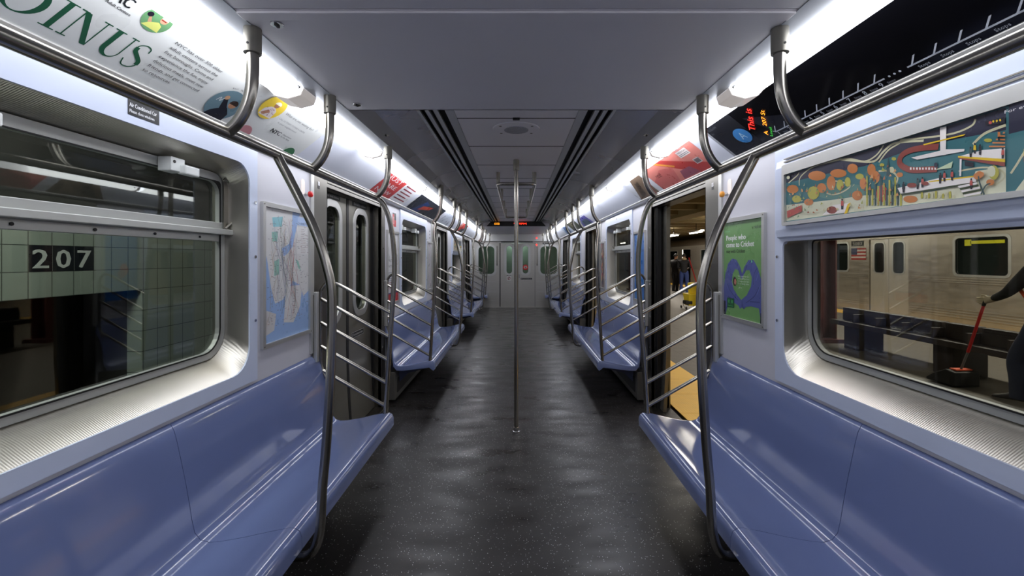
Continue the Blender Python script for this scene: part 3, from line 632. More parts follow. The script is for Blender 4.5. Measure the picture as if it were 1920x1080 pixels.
# ------------------------------------------------------------------ benches
TOP = [(.868,.372),(.869,.42),(.878,.445),(.897,.457),(.92,.459),(1.0,.443),(1.10,.421),(1.19,.405),(1.245,.400),(1.28,.410),(1.303,.438),(1.315,.49),(1.326,.56),(1.342,.65),(1.362,.745),(1.377,.815),(1.386,.848),(1.398,.872),(1.405,.882)]
def bench_module(y0, y1, e0, e1, s, name, par):
    """one moulded length: seat pan and back in one shell, rounded at a free end (e0 / e1)"""
    rings = []; r = .09; st = []
    def stations():
        L = []
        if e0: L += [(y0+t, t) for t in (0,.004,.012,.03,.055,.09)]
        else: L += [(y0, r)]
        if e1: L += [(y1-t, t) for t in (.09,.055,.03,.012,.004,0)]
        else: L += [(y1, r)]
        return L
    under = [(1.405,.80),(1.375,.74),(1.345,.62),(1.33,.50),(1.315,.40),(1.28,.352),(1.20,.352),(1.05,.372),(.93,.385),(.90,.36),(.885,.352)]
    for y, t in stations():
        dz = r-math.sqrt(max(0, r*r-(r-t)**2)); ds = .012-math.sqrt(max(0,.012**2-(.012-min(t,.012))**2))
        ring = []
        for x, z in TOP:
            k = max(0, (z-.55)/.33); ring.append((s*(x+ds*.6), y, z-dz*k*k-ds*.7))
        for x, z in under:
            k = max(0, (z-.55)/.33); ring.append((s*x, y, z-dz*k*k))
        rings.append(ring)
    mb = MB(); mb.loft(rings); return mb.build(name, seat_m, par, smooth=True)
BL = [['nearest blue moulded bench on the left, below the transit map','second blue moulded bench along the left wall, past the first doors','third blue moulded bench along the left wall, well down the car','short blue bench at the far left corner beside the end wall'],
      ['nearest blue moulded bench on the right, below the green poster','second blue moulded bench along the right wall, past the open doors','third blue moulded bench along the right wall, well down the car','short blue bench at the far right corner beside the end wall']]
for si, (s, nm) in enumerate(sides):
    for i, (a, b) in enumerate(MIDS):
        g = thing('bench', BL[si][i], 'bench', (s*1.2, (a+b)/2, 0), 'blue benches along both walls')
        if i < 3:
            m = (a+b)/2; bench_module(a, m-.0015, True, False, s, 'seat_shell', g); bench_module(m+.0015, b, False, True, s, 'seat_shell', g)
        else: bench_module(a, b, True, False, s, 'seat_shell', g)
        n = 5 if i < 3 else 2
        for k in range(n):
            y = a+.2+(b-a-.4)*k/(n-1)
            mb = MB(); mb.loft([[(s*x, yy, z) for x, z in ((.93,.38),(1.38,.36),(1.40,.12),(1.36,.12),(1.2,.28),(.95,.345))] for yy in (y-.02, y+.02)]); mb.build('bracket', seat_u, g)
        rehome(g)
        h = thing('heater_box', ['nearest','second','third','farthest'][i]+' grey heater casing along the floor under the '+nm+' bench', 'heater', (s*1.35,(a+b)/2,0), 'heater casings under the benches')
        MB().box(s*1.30, s*1.405, a+.02, b-.02, .03, .33).build('casing', heater_m, h, bevel=.006)
        MB().box(s*1.296, s*1.301, a+.10, b-.10, .09, .25).build('grille', black_m, h); rehome(h)
# ------------------------------------------------------------------ overhead rails, stanchions and end bars
RX = [(.972,1.972),(.915,1.948),(.895,1.942),(.895,1.94)]
SP = [(.50,2.945,1.73,(.55,1.432,2.025,2.945)), (4.70,7.12,5.95,(4.70,5.74,6.29,7.12)), (8.79,11.3,10.15,(8.79,10.03,10.47,11.3)), (12.95,13.5,None,(12.95,))]
RL = [['nearest steel handrail frame on the left, over the bench below the transit map','second steel handrail frame on the left, over the bench past the doors','third steel handrail frame on the left side, far down the car','small steel handrail frame at the far left corner of the car'],
      ['nearest steel handrail frame on the right, over the bench below the green poster','second steel handrail frame on the right, over the bench past the open doors','third steel handrail frame on the right side, far down the car','small steel handrail frame at the far right corner of the car']]
for si, (s, nm) in enumerate(sides):
    for i, ((ra, rb, mid, hang), (ba, bb)) in enumerate(zip(SP, MIDS)):
        X, Z = RX[i]; dx = X-.972; dz = Z-1.972
        g = thing('handrail', RL[si][i], 'handrail', (s*X, (ra+rb)/2, Z), 'steel handrail frames over the benches')
        MB().tube([(s*X, ra, Z), (s*X, rb, Z)], .0195, 16).build('overhead_rail', steelh, g, smooth=True)
        for y in hang:
            pts = [(.885+dx,2.30),(.884+dx,2.20),(.889+dx,2.12),(.905+dx,2.06+dz*.5),(.935+dx,2.008+dz*.8),(X,Z)]; zt = 2.322+max(0,-dx-.01)*.8
            h = MB().tube([Vector((s*p[0], y, p[1])) for p in smooth([Vector((q[0],q[1])) for q in pts], 6)], .0195, 16).build('hanger', steelh, g, smooth=True)
            MB().tube([(s*(.885+dx),y,zt),(s*(.885+dx),y,2.238)], .0275, 16).build('sleeve', steeld, h, smooth=True)
            MB().tube([(s*(.885+dx),y-.026,2.262),(s*(.885+dx),y-.0285,2.262)], .004, 8).build('set_screw', black_m, h)
        # middle stanchion bows inboard and hooks under the seat edge
        if mid:
            pts = [(X,Z),(.882+dx*.8,1.80),(.815+dx*.3,1.66),(.768,1.517),(.748,1.388),(.753,1.085),(.770,.80),(.786,.62),(.794,.468),(.812,.385),(.845,.348),(.905,.342)]
            MB().tube([Vector((s*p[0], mid, p[1])) for p in smooth([Vector(q) for q in pts], 6)], .0185, 16).build('stanchion', steelh, g, smooth=True)
        ends = []
        if i > 0: ends.append((ra, ba+.02, 1))
        if i < 3: ends.append((rb, bb-.02, -1))
        for yt, yb, d in ends:
            pts = [(X,Z,0),(.925+dx*.7,1.935+dz*.5,.15),(.888,1.83,.5),(.868,1.68,.8),(.862,1.5,1),(.873,1.27,1),(.897,.92,1),(.926,.445,1)]
            P3 = smooth([Vector((s*p[0], yt+(yb-yt)*p[2], p[1])) for p in pts], 6)
            MB().tube(P3, .017, 14).build('stanchion', steelh, g, smooth=True)
            def sx(z):       # stanchion X at height z
                for (x0,z0,_),(x1,z1,_) in zip(pts, pts[1:]):
                    if z1 <= z <= z0: return x0+(x1-x0)*(z0-z)/(z0-z1)
                return .93
            for k, z in enumerate((1.16,.992,.829,.667,.505)):
                x0 = sx(z); sl = .56; x1 = 1.385
                if k == 0:
                    q = [(x0,z),(1.05,z+.092),(1.20,z+.176),(1.28,z+.215),(1.335,z+.218),(1.37,z+.185),(1.385,z+.12),(1.387,1.0),(1.385,.84),(1.375,.77),(1.345,.705)]
                    MB().tube([Vector((s*p[0], yb, p[1])) for p in smooth([Vector(p) for p in q], 5)], .0125, 12).build('end_loop', steelh, g, smooth=True)
                else:
                    zz = z+sl*(x1-x0); MB().tube([(s*x0,yb,z),(s*(x1 if k < 4 else 1.378),yb,zz)], .0125, 12).build('crossbar', steelh, g, smooth=True)
        rehome(g)
# draught posts on the pillars
for si, (s, nm) in enumerate(sides):
    for i, (y, w) in enumerate(((2.955,1),(4.53,-1),(7.2,1),(8.66,-1),(11.33,1))):
        g = thing('guard_post', 'short grey guard post on the %s wall at the %s' % (nm, ['near side of the nearest doors','far side of the nearest doors','near side of the second doors','far side of the second doors','near side of the farthest doors'][i]), 'post', (s*1.39,y,.8), 'short guard posts beside the doors')
        MB().box(s*1.370, s*1.399, y-.016, y+.016, .835, 1.32).build('post', alum, g, bevel=.005)
        MB().box(s*1.395, s*1.40, y-.025, y+.025, .85, 1.30).build('backing_strip', steeld, g); rehome(g)
# ------------------------------------------------------------------ aisle pole and ceiling loop
for k, y in enumerate((3.815, 7.93)):
    g = thing('pole', 'floor to ceiling steel pole in the middle of the aisle by the %s doors' % ('nearest' if k == 0 else 'second, hidden in line behind the first pole, at the'), 'pole', (0,y,0), 'aisle poles') if k == 0 else None
    if not g: continue
    MB().tube([(0,y,.0),(0,y,2.432)], .0185, 18).build('shaft', steelh, g, smooth=True)
    MB().tube([(0,y,2.432),(0,y,2.34)], .027, 18).build('ceiling_sleeve', steeld, g, smooth=True)
    MB().tube([(0,y,.0),(0,y,.012),(0,y,.014),(0,y,.045)], .03, 18, radii=[.032,.032,.026,.025]).build('floor_collar', chrome, g, smooth=True); rehome(g)
g = thing('ceiling_handrail', 'long looped steel handrail hanging from the middle of the ceiling', 'handrail', (0,5.95,2.3))
loop = [Vector((x, y, 2.295)) for x, y in rrect(-.185,.185,4.25,7.68,.05,6)]
MB().tube(loop, .0165, 12, closed=True).build('loop_rail', steelh, g, smooth=True)
for y in (4.36,5.4,6.5,7.57):
    for x in (-.185,.185): MB().tube([(x,y,2.432),(x,y,2.305)], .02, 12).build('drop_sleeve', steeld, g, smooth=True)
rehome(g)
# ------------------------------------------------------------------ ceiling fittings
g = thing('speaker', 'round loudspeaker set in the middle of the raised ceiling', 'speaker', (0,2.9,2.43))
MB().tube([(0,2.9,2.4335),(0,2.9,2.425)], .16, 40).build('bezel', ceil_m, g, bevel=.003)
MB().tube([(0,2.9,2.427),(0,2.9,2.4215)], .082, 32).build('grille', mat('speaker_grille', (165,165,170), .5, .2, .5, 260), g)
for x, y in ((-.105,2.82),(.105,2.82),(-.105,2.98),(.105,2.98)): MB().tube([(x,y,2.426),(x,y,2.4235)], .009, 8).build('screw', steeld, g)
rehome(g)
o = MB().box(-.022,.022,2.665,2.70,2.424,2.432).build('sensor', slot_m, bevel=.002); o['label'] = 'tiny dark sensor on the ceiling just before the round speaker'; o['category'] = 'sensor'
for x, y, z, l in ((-.785,1.40,2.322,'chrome lock on the low ceiling panel at the upper left'),(-.795,2.13,2.322,'chrome lock at the far left corner of the low ceiling panel'),(-.84,2.75,2.350,'small chrome lock on the sloping ceiling facet, left'),(.84,2.75,2.350,'small chrome lock on the sloping ceiling facet, right')):
    g = thing('panel_lock', l, 'lock', (x,y,z))
    MB().tube([(x,y,z+.002),(x,y,z-.006)], .02, 14).build('rosette', chrome, g, bevel=.001)
    MB().box(x-.004,x+.004,y-.010,y+.010,z-.011,z-.005).build('slot', black_m, g); rehome(g)
# destination sign
g = thing('led_sign', 'black overhead display with orange and red lit characters, far end of ceiling', 'sign', (0,10.15,2.38))
mb = MB(); mb.loft([[(-.70,y,2.325),(.70,y,2.325),(.60,y,2.435),(-.60,y,2.435)] for y in (10.12,10.20)]); mb.build('housing', black_m, g)
a = Art((0,10.12,2.33), (1,0,0), (0,0,1), off=.004); a.rect(-.56,.018,.56,.085,(22,20,20))
a.build('screen', g); a = Art((0,10.12,2.33), (1,0,0), (0,0,1), off=.006)
a.text('OOD',-.52,.026,.046,ink((255,150,30),.4,4.),w=.125); a.text('9:19PM',-.06,.026,.046,ink((255,50,25),.4,4.),w=.30); a.build('lit_characters', g, label='lit orange and red characters'); rehome(g)
# ------------------------------------------------------------------ fluorescent fixtures over the cove
LS = [(-2.15,-.2),(-.15,.97),(1.02,2.05),(2.10,3.08),(3.13,4.60),(4.65,6.15),(6.2,7.7),(7.75,9.25),(9.3,10.8),(10.85,12.3),(12.35,13.45)]
PROF = [(.957,2.322),(.962,2.308),(.985,2.285),(1.03,2.277),(1.08,2.290),(1.12,2.322),(1.135,2.352)]
NUM = ['first','second','third','fourth','fifth','sixth','seventh','eighth','ninth','tenth','eleventh']
for si, (s, nm) in enumerate(sides):
    for i, (a, b) in enumerate(LS):
        g = thing('light_fixture', 'long white fluorescent light above the %s wall, %s lens counted from the near end' % (nm, NUM[i]), 'light', (s*1.05,(a+b)/2,2.33), 'fluorescent lights along both sides')
        e = .13 if i == 2 else .03
        MB().sheet(PROF, a, b-e, s, .006).build('lens', lens_m, g, smooth=True)
        mb = MB(); mb.prism([(.957,2.322),(.97,2.286),(1.03,2.270),(1.09,2.284),(1.125,2.322),(1.137,2.352),(1.05,2.36)], b-e, b, s); mb.build('end_cap', lens_end, g, bevel=.004)
        MB().tube([(s*.962,b-e-.05,2.31),(s*.950,b-e-.05,2.300)], .006, 8).build('screw', chrome, g); rehome(g)
# ================================================================== printed cards and posters
def tagged(o, label, cat, group=None):
    o['label'] = label; o['category'] = cat
    if group: o['group'] = group
    return o
def rot_art(a, u, v, ang):
    b = Art(a.pt(u, v)-a.n*a.l, a.u*math.cos(ang)+a.v*math.sin(ang), -a.u*math.sin(ang)+a.v*math.cos(ang), off=a.l); b.mb = a.mb; return b
VH = .293
def clipv(pts, v0=0., v1=VH): return [(u, min(max(v, v0), v1)) for u, v in pts]
def circ(u, v, r, n=28, sx=1.): return [(u+r*sx*math.cos(2*PI*k/n), v+r*math.sin(2*PI*k/n)) for k in range(n)]
# ---- JOIN US card, left cove
PB = .60; GR = (38,92,66); DK = (28,30,34)
a = cove_art(-1, PB); a.rect(0,0,2.02,VH,(226,228,226))
def arc(cu, cv, ru, rv, a0, a1, n=14): return [(cu+ru*math.cos(math.radians(a0+(a1-a0)*k/n)), cv+rv*math.sin(math.radians(a0+(a1-a0)*k/n))) for k in range(n+1)]
B0, CH = .047, .102
def serif(u0, u1, v): a.rect(u0, v-.0018, u1, v+.0018, GR)
u = 1.00-PB   # J
a.poly([(u+.030,B0+.01),(u+.044,B0+.01),(u+.044,B0+CH),(u+.030,B0+CH)],GR); serif(u+.018,u+.056,B0+CH); a.poly(arc(u+.018,B0-.002,.026,.020,20,-160)+arc(u+.016,B0+.000,.014,.012,-160,20),GR)
u = 1.066-PB  # O: thick sides, thin top and bottom
o_out = arc(u+.050,B0+CH/2,.050,CH/2+.003,0,360,32)[:-1]; o_in = arc(u+.050,B0+CH/2,.033,CH/2-.001,0,360,32)[:-1]
tri = tessellate_polygon([[Vector((p[0],p[1],0)) for p in l] for l in (o_out,o_in)]); a.mb.add([a.pt(*p) for p in o_out+o_in], [tuple(t) for t in tri], ink(GR)); a.l += .00006
u = 1.178-PB  # I
a.rect(u+.012,B0,u+.027,B0+CH,GR); serif(u,u+.039,B0); serif(u,u+.039,B0+CH)
u = 1.225-PB  # N
a.rect(u+.010,B0,u+.0135,B0+CH,GR); a.poly([(u+.008,B0+CH),(u+.026,B0+CH),(u+.080,B0),(u+.064,B0)],GR); a.rect(u+.0755,B0,u+.079,B0+CH,GR); serif(u-.002,u+.024,B0); serif(u-.002,u+.02,B0+CH); serif(u+.064,u+.090,B0+CH)
u = 1.328-PB  # U
a.rect(u+.008,B0+.030,u+.024,B0+CH,GR); a.rect(u+.064,B0+.030,u+.068,B0+CH,GR); serif(u-.002,u+.034,B0+CH); serif(u+.054,u+.078,B0+CH)
a.poly(arc(u+.038,B0+.032,.030,.034,180,360)+arc(u+.044,B0+.032,.0205,.028,360,180),GR)
u = 1.410-PB  # S
a.line([(u+.050,B0+CH-.022),(u+.046,B0+CH-.005),(u+.028,B0+CH),(u+.010,B0+CH-.012),(u+.010,B0+CH-.030),(u+.030,B0+CH-.050),(u+.050,B0+.035),(u+.052,B0+.016),(u+.036,B0),(u+.014,B0+.001),(u+.004,B0+.024)],.004,GR)
a.line([(u+.010,B0+CH-.020),(u+.013,B0+CH-.036),(u+.030,B0+CH-.050),(u+.049,B0+.036),(u+.052,B0+.020)],.014,GR)
a.text('OAC',1.215-PB,.224,.036,DK,w=.085,bold=.0012); a.text('Older Adult Centers',1.205-PB,.205,.0095,DK,w=.115,bold=.0003)
# round green picture: player in a yellow shirt with a dark bat
cu, cv_ = 1.388-PB, .243; a.poly(circ(cu,cv_,.047),(104,152,106))
a.poly([(cu-.030,cv_-.036),(cu+.030,cv_-.036),(cu+.024,cv_-.010),(cu+.008,cv_-.002),(cu-.008,cv_-.012),(cu-.018,cv_-.020)],(212,216,120)); a.poly([(cu-.020,cv_-.020),(cu-.030,cv_+.000),(cu-.024,cv_+.004),(cu-.010,cv_-.014)],(196,150,120))
a.poly(circ(cu+.016,cv_+.012,.0125),(205,160,130)); a.poly(arc(cu+.016,cv_+.014,.0135,.0125,10,170),(200,200,198)); a.rect(cu+.006,cv_+.010,cu+.024,cv_+.014,(150,40,40)); a.poly(circ(cu-.032,cv_+.008,.0095),(30,25,40)); a.poly(circ(cu-.003,cv_+.032,.005),(235,225,90)); a.line([(cu-.022,cv_+.028),(cu-.012,cv_+.034),(cu-.018,cv_+.022)],.0015,DK)
for k, t in enumerate(('NYC has over 300 older','adult centers across the','five boroughs. Come and','experience the fun, enjoy','delicious meals, meet new','friends, and get connected','to resources.')):
    a.text(t,1.492-PB,.208-.0245*k,.0130,(40,42,46),w=(.235 if k < 6 else .120))
cu, cv_ = 1.885-PB, .090; a.poly(circ(cu,cv_,.088),(112,140,152))     # blue disc: person in a dark coat with raised arm
a.poly(clipv([(cu-.055,.0),(cu+.060,.0),(cu+.055,.055),(cu+.020,.085),(cu-.020,.060),(cu-.040,.040)]),(34,36,48)); a.poly([(cu-.010,.060),(cu-.035,.115),(cu-.018,.125),(cu+.020,.080)],(34,36,48)); a.poly(circ(cu+.03,.108,.021),(190,140,110)); a.poly(arc(cu+.03,.112,.024,.022,-10,190),(60,45,40)); a.poly(circ(cu-.028,.128,.012),(205,160,125))
a.line([(cu-.062,.095),(cu-.052,.118),(cu-.045,.098),(cu-.036,.120)],.003,(240,240,240))
for t, an, rad in (('Real New Yorkers',120,.098),('Real stories',52,.098)):
    for k, ch in enumerate(t):
        g_ = math.radians(an-k*4.6); 
        if ch != ' ':
            b = rot_art(a, cu+rad*math.cos(g_), cv_+rad*math.sin(g_), g_-PI/2); b.text(ch,0,0,.0085,DK); a.l = b.l
cu, cv_ = 2.105-PB, .200; a.poly(circ(cu,cv_,.077),(238,206,70))       # yellow disc: person in a patterned white top and cap
a.poly([(cu-.045,cv_-.062),(cu+.048,cv_-.060),(cu+.040,cv_-.010),(cu+.012,cv_+.006),(cu-.016,cv_+.002),(cu-.044,cv_-.022)],(228,218,216)); a.poly([(cu-.040,cv_-.050),(cu-.010,cv_-.018),(cu+.012,cv_-.030),(cu-.020,cv_-.058)],(184,134,104)); a.poly(circ(cu+.008,cv_+.022,.018),(176,124,94)); a.poly(arc(cu+.008,cv_+.028,.022,.016,-10,190),(246,240,220))
random.seed(3)
for k in range(26): x_, y_ = cu-.035+random.random()*.07, cv_-.055+random.random()*.05; a.rect(x_,y_,x_+.004,y_+.004,(150,90,110))
a.poly(clipv(circ(2.10-PB,.004,.052)),(206,140,146)); a.poly(clipv(circ(2.515-PB,.0,.052)),(62,120,78))
a.text('What are you waiting for?',2.205-PB,.205,.0155,(50,52,56),w=.29,shear=.2); a.text('CALL US TODAY TO FIND A CENTER',2.20-PB,.165,.011,(120,122,126),w=.26); a.text('in your neighborhood',2.22-PB,.142,.011,(120,122,126),w=.18)
a.text('NYC',2.235-PB,.080,.026,DK,w=.085,bold=.0016); a.text('Department',2.335-PB,.095,.010,DK,w=.085); a.text('for the Aging',2.335-PB,.079,.010,DK,w=.085)
tagged(a.build('advertising_card'), 'white advertising card reading JOIN US in green with round photos, left cove', 'poster')
# ---- other cards on the left cove
WH=(232,234,238); RD=(200,72,72)
a = cove_art(-1, 3.92); a.rect(0,0,1.12,VH,WH); a.poly([(0,0),(.58,0),(.58,VH),(.0,VH)],RD)
for k in range(3): a.text(('JUST','CARE','NOW')[k],.06+.0*k,.21-.085*k,.05,WH,w=.42)
for k in range(5): a.rect(.64,.235-.045*k,1.04-.06*(k%2),.25-.045*k,(150,60,70))
tagged(a.build('advertising_card'), 'red and white advertising card high on the left, beyond the blank panel', 'poster')
g = thing('framed_card', 'dark advertising card in a white frame, left cove over the second bench', 'poster', (-CX0,5.15,CZ0))
a = cove_art(-1, 5.15); a.rect(0,0,1.90,VH,(228,230,234)); a.build('frame', g)
a = cove_art(-1, 5.15); a.l = .004; a.rect(.06,.014,1.86,VH-.014,(38,42,54)); a.poly([(.30,.02),(.62,.02),(.80,.20),(.55,.22)],(44,66,120)); a.poly([(.50,.05),(1.0,.12),(1.1,.19),(.62,.14)],(190,70,52))
for k in range(7): a.line([(.2+k*.22,.03),(.18+k*.22,.13)],.004,(170,176,186))
a.build('print', g); rehome(g)
a = cove_art(-1, 9.35); a.rect(0,0,1.0,VH,(216,72,64)); a.poly([(.35,0),(1.0,0),(1.0,.16),(.6,.12)],(70,72,84)); a.poly([(0,.1),(.25,.16),(.2,.26),(0,.24)],(240,170,160)); tagged(a.build('advertising_card'),'red and grey card on the left cove over the third bench','poster')
a = cove_art(-1, 7.3); a.rect(0,0,.9,VH,(206,214,228)); a.line([(.1,.05),(.5,.22),(.8,.2)],.01,(150,165,190)); tagged(a.build('advertising_card'),'pale blue grey card on the left cove above the second doors','poster')
# ---- route display on the right cove
DY = 2.62
g = thing('route_display', 'long black route display with a white stop line on the right cove', 'display', (1.25,1.5,2.27))
a = cove_art(1, DY+.02); a.l = .0012; a.rect(0,0,2.24,VH,(150,152,158)); a.build('frame', g)
a = cove_art(1, DY); a.l = .004; LC=(200,204,212)
BLK = mat('display_black', (7,7,11), .10, 0, .05, spec=.35); a.rect(0.01,.014,2.18,VH-.004,BLK)
a.rect(.01,.014,.30,VH-.004,(26,27,33)); a.poly([(.35,.20),(.45,.03),(.62,.03),(.60,.10)],(20,21,30))
a.line([(DY-2.19,.052),(DY-2.17,.042)],.005,LC); a.rect(DY-2.18,.039,DY-1.535,.045,LC); a.rect(DY-1.445,.039,DY-.62,.045,LC)
for k in range(3): a.poly(circ(DY-1.515+.021*k,.042,.0045,10),LC)
for k in range(20):
    y = 2.18-.0752*k
    if abs(y-1.49) < .05 or y < .65: continue
    a.poly([(DY-y-.003,.042),(DY-y+.004,.042),(DY-y+.038,.075),(DY-y+.031,.075)],LC)
    num = k+1
    if y > 1.5: a.text(str(num),DY-y+.010,.015,.021,LC); a.text('Stops',DY-y+.040,.017,.010,(150,152,160))
    else: a.text('Stops',DY-y+.012,.020,.012,(165,168,176))
b = rot_art(a,.345,.113,0); b.ell(-.115,0,.066,.055,(62,128,190)); b.text('A',-.115,-.024,.05,(170,200,225),align='c'); a.l = b.l
for k, t in enumerate(('To Euclid','Av')): a.text(t,.03,.235-.03*k,.018,(90,92,98))
a.build('screen', g)
a2 = cove_art(1, DY); a2.l = .0075
b = rot_art(a2,.340,.098,math.radians(43)); b.text('This is',0,.0,.036,ink((255,45,35),.4,3.),w=.175)
b = rot_art(a2,.385,.045,math.radians(43)); b.text('A   207 St',0,.0,.022,ink((255,150,40),.4,3.),w=.19); b.text('Local',.0,-.024,.014,ink((60,190,60),.4,1.5),w=.07)
a2.build('lit_characters', g, label='red, orange and green lit characters'); rehome(g)
a = cove_art(1, 3.90); a.rect(0,0,1.05,VH,(224,138,128)); a.poly([(0,.0),(.40,.0),(.52,.16),(.30,.20),(0,.12)],(206,112,108)); a.poly([(.25,.29),(.40,.29),(1.04,.04),(1.04,.0),(.82,.0)],(190,70,66)); a.poly([(.27,.28),(.33,.28),(.58,.16),(.55,.15)],(226,150,70)); a.poly([(.50,.02),(.80,.02),(.74,.10),(.56,.10)],(160,92,110))
a.rect(.76,.185,.93,.245,(236,228,226)); a.text('MEDICAL',.765,.222,.013,(60,62,68),w=.155); a.rect(.77,.195,.92,.200,(130,130,136)); a.rect(.77,.207,.92,.212,(130,130,136)); a.text('LEGAL',.79,.255,.02,WH,w=.1)
a.text('retail',.13,.15,.026,(70,30,34),w=.12); a.rect(.14,.137,.25,.141,(70,30,34)); a.rect(.86,.085,.95,.135,(212,200,200)); a.rect(.868,.092,.942,.128,(120,110,112))
tagged(a.build('advertising_card'), 'salmon red advertising card on the right cove above the open doors', 'poster')
a = cove_art(1, 4.62); a.rect(0,0,.62,VH,(216,220,228)); a.poly([(.02,0),(.60,0),(.60,.28),(.30,.28)],(122,104,88)); a.poly([(.12,.02),(.3,.05),(.42,.22),(.3,.2)],(80,68,58)); a.poly([(.3,.03),(.5,.05),(.55,.2)],(150,132,112)); tagged(a.build('advertising_card'),'brown photographic card on the right cove beyond the red card','poster')
a = cove_art(1, 8.55); a.rect(0,0,1.25,VH,(214,216,232)); a.poly([(.1,0),(1.15,0),(1.05,.22),(.25,.22)],(98,92,178)); a.poly([(.3,0),(1.0,0),(.92,.15),(.38,.15)],(84,104,124)); tagged(a.build('advertising_card'),'violet bordered card on the right cove over the second bench end','poster')
a = cove_art(1, 9.85); a.rect(0,0,1.2,VH,(226,228,232)); a.rect(.03,.02,1.17,VH-.02,(84,88,76)); a.poly([(.2,.03),(.6,.05),(.8,.24),(.4,.22)],(120,112,92)); tagged(a.build('advertising_card'),'olive card in a white frame on the right cove over the third bench','poster')
a = cove_art(1, 11.2); a.rect(0,0,1.2,VH,(196,208,226)); a.poly([(.1,.02),(.9,.02),(1.1,.2),(.5,.26)],(70,104,160)); tagged(a.build('advertising_card'),'blue and white card on the right cove nearest the far end','poster')
# ---- wall posters: frame + print + clear cover
def poster(s, y0, y1, z0, z1, label, draw, fw=.026):
    """y0 = reader's left"""
    g = thing('framed_poster', label, 'poster', (s*W, (y0+y1)/2, z0))
    lo, hi = min(y0,y1), max(y0,y1); mb = MB(); plate(mb, rrect(lo-fw,hi+fw,z0-fw,z1+fw,.006), [[(lo,z0),(hi,z0),(hi,z1),(lo,z1)]], W-.018, .018, s); mb.build('frame', alum, g, bevel=.003)
    for y in (lo-fw*.5, hi+fw*.5):
        for z in (z0-fw*.5, z1+fw*.5): MB().tube([(s*(W-.018),y,z),(s*(W-.0195),y,z)], .004, 8).build('screw', steeld, g)
    a = wall_art(s, y0, z0, W-.003); draw(a, abs(y1-y0), z1-z0); a.build('print', g); rehome(g); return g
def city_map(a, w, h):
    WT=(150,180,224); LD=(214,214,214); random.seed(11)
    a.rect(0,0,w,h,WT); a.poly([(0,h*.42),(0,h),(w,h),(w,h*.34),(w*.86,h*.30),(w*.78,h*.40),(w*.60,h*.44),(w*.38,h*.30),(w*.22,h*.28),(w*.12,h*.40)],LD)
    a.poly([(w*.40,h*.12),(w*.62,h*.10),(w*.78,h*.22),(w*.84,h*.40),(w*.45,h*.40)],LD); a.poly([(0,h*.05),(w*.20,h*.08),(w*.24,h*.20),(w*.05,h*.24),(0,h*.18)],(206,204,204))
    a.poly([(w*.60,h),(w*.78,h),(w*.66,h*.82),(w*.60,h*.72),(w*.48,h*.66),(w*.40,h*.64),(w*.36,h*.70),(w*.52,h*.74),(w*.58,h*.84)],WT); a.poly([(0,h*.7),(w*.06,h*.62),(w*.14,h*.40),(w*.20,h*.30),(0,h*.3)],WT)
    a.poly([(w*.20,h*.60),(w*.30,h*.62),(w*.30,h*.50),(w*.20,h*.49)],(150,196,184)); a.poly([(w*.16,h*.93),(w*.38,h*.95),(w*.36,h*.87),(w*.18,h*.86)],(140,196,206)); a.poly([(w*.15,h*.82),(w*.28,h*.83),(w*.26,h*.75),(w*.16,h*.75)],(150,196,184)); a.poly([(w*.66,h*.62),(w*.74,h*.60),(w*.80,h*.52),(w*.74,h*.54)],(150,196,184))
    a.rect(w*.70,h*.66,w*.97,h*.89,(226,226,226)); a.rect(w*.72,h*.90,w*.98,h*.97,(172,196,232)); a.text('The Subway Map',w*.735,h*.912,.012,(40,60,120),w=w*.23)
    cols = ((120,110,110),(196,110,104),(90,110,160),(110,140,110),(180,140,90),(100,100,108),(150,120,150))
    for k in range(30):
        x = w*(.12+.55*random.random()); y = h*(.95-.3*random.random()); p = [(x,y)]
        for q in range(6): x = min(max(x+random.uniform(-.07,.10)*w, .05*w), .95*w); y -= h*random.uniform(.05,.13); y = max(y, .14*h); p.append((x,y))
        a.line(p,.0016,cols[k%7])
    for k in range(260):
        x = random.random()*w*.9+.04*w; y = random.random()*h*.86+.1*h; l = random.uniform(.006,.022); a.rect(x,y,x+l,y+.0022,(random.choice(((120,120,126),(150,120,120),(110,118,140)))))
    for k in range(14): x = w*(.74+.02*(k%7)); a.rect(w*.73,h*(.67+.015*k),w*(.80+.14*random.random()),h*(.673+.015*k),(170,150,150))
poster(-1, 2.375, 2.885, 1.072, 1.842, 'framed transit map with blue water, left wall beside the nearest doors', city_map)
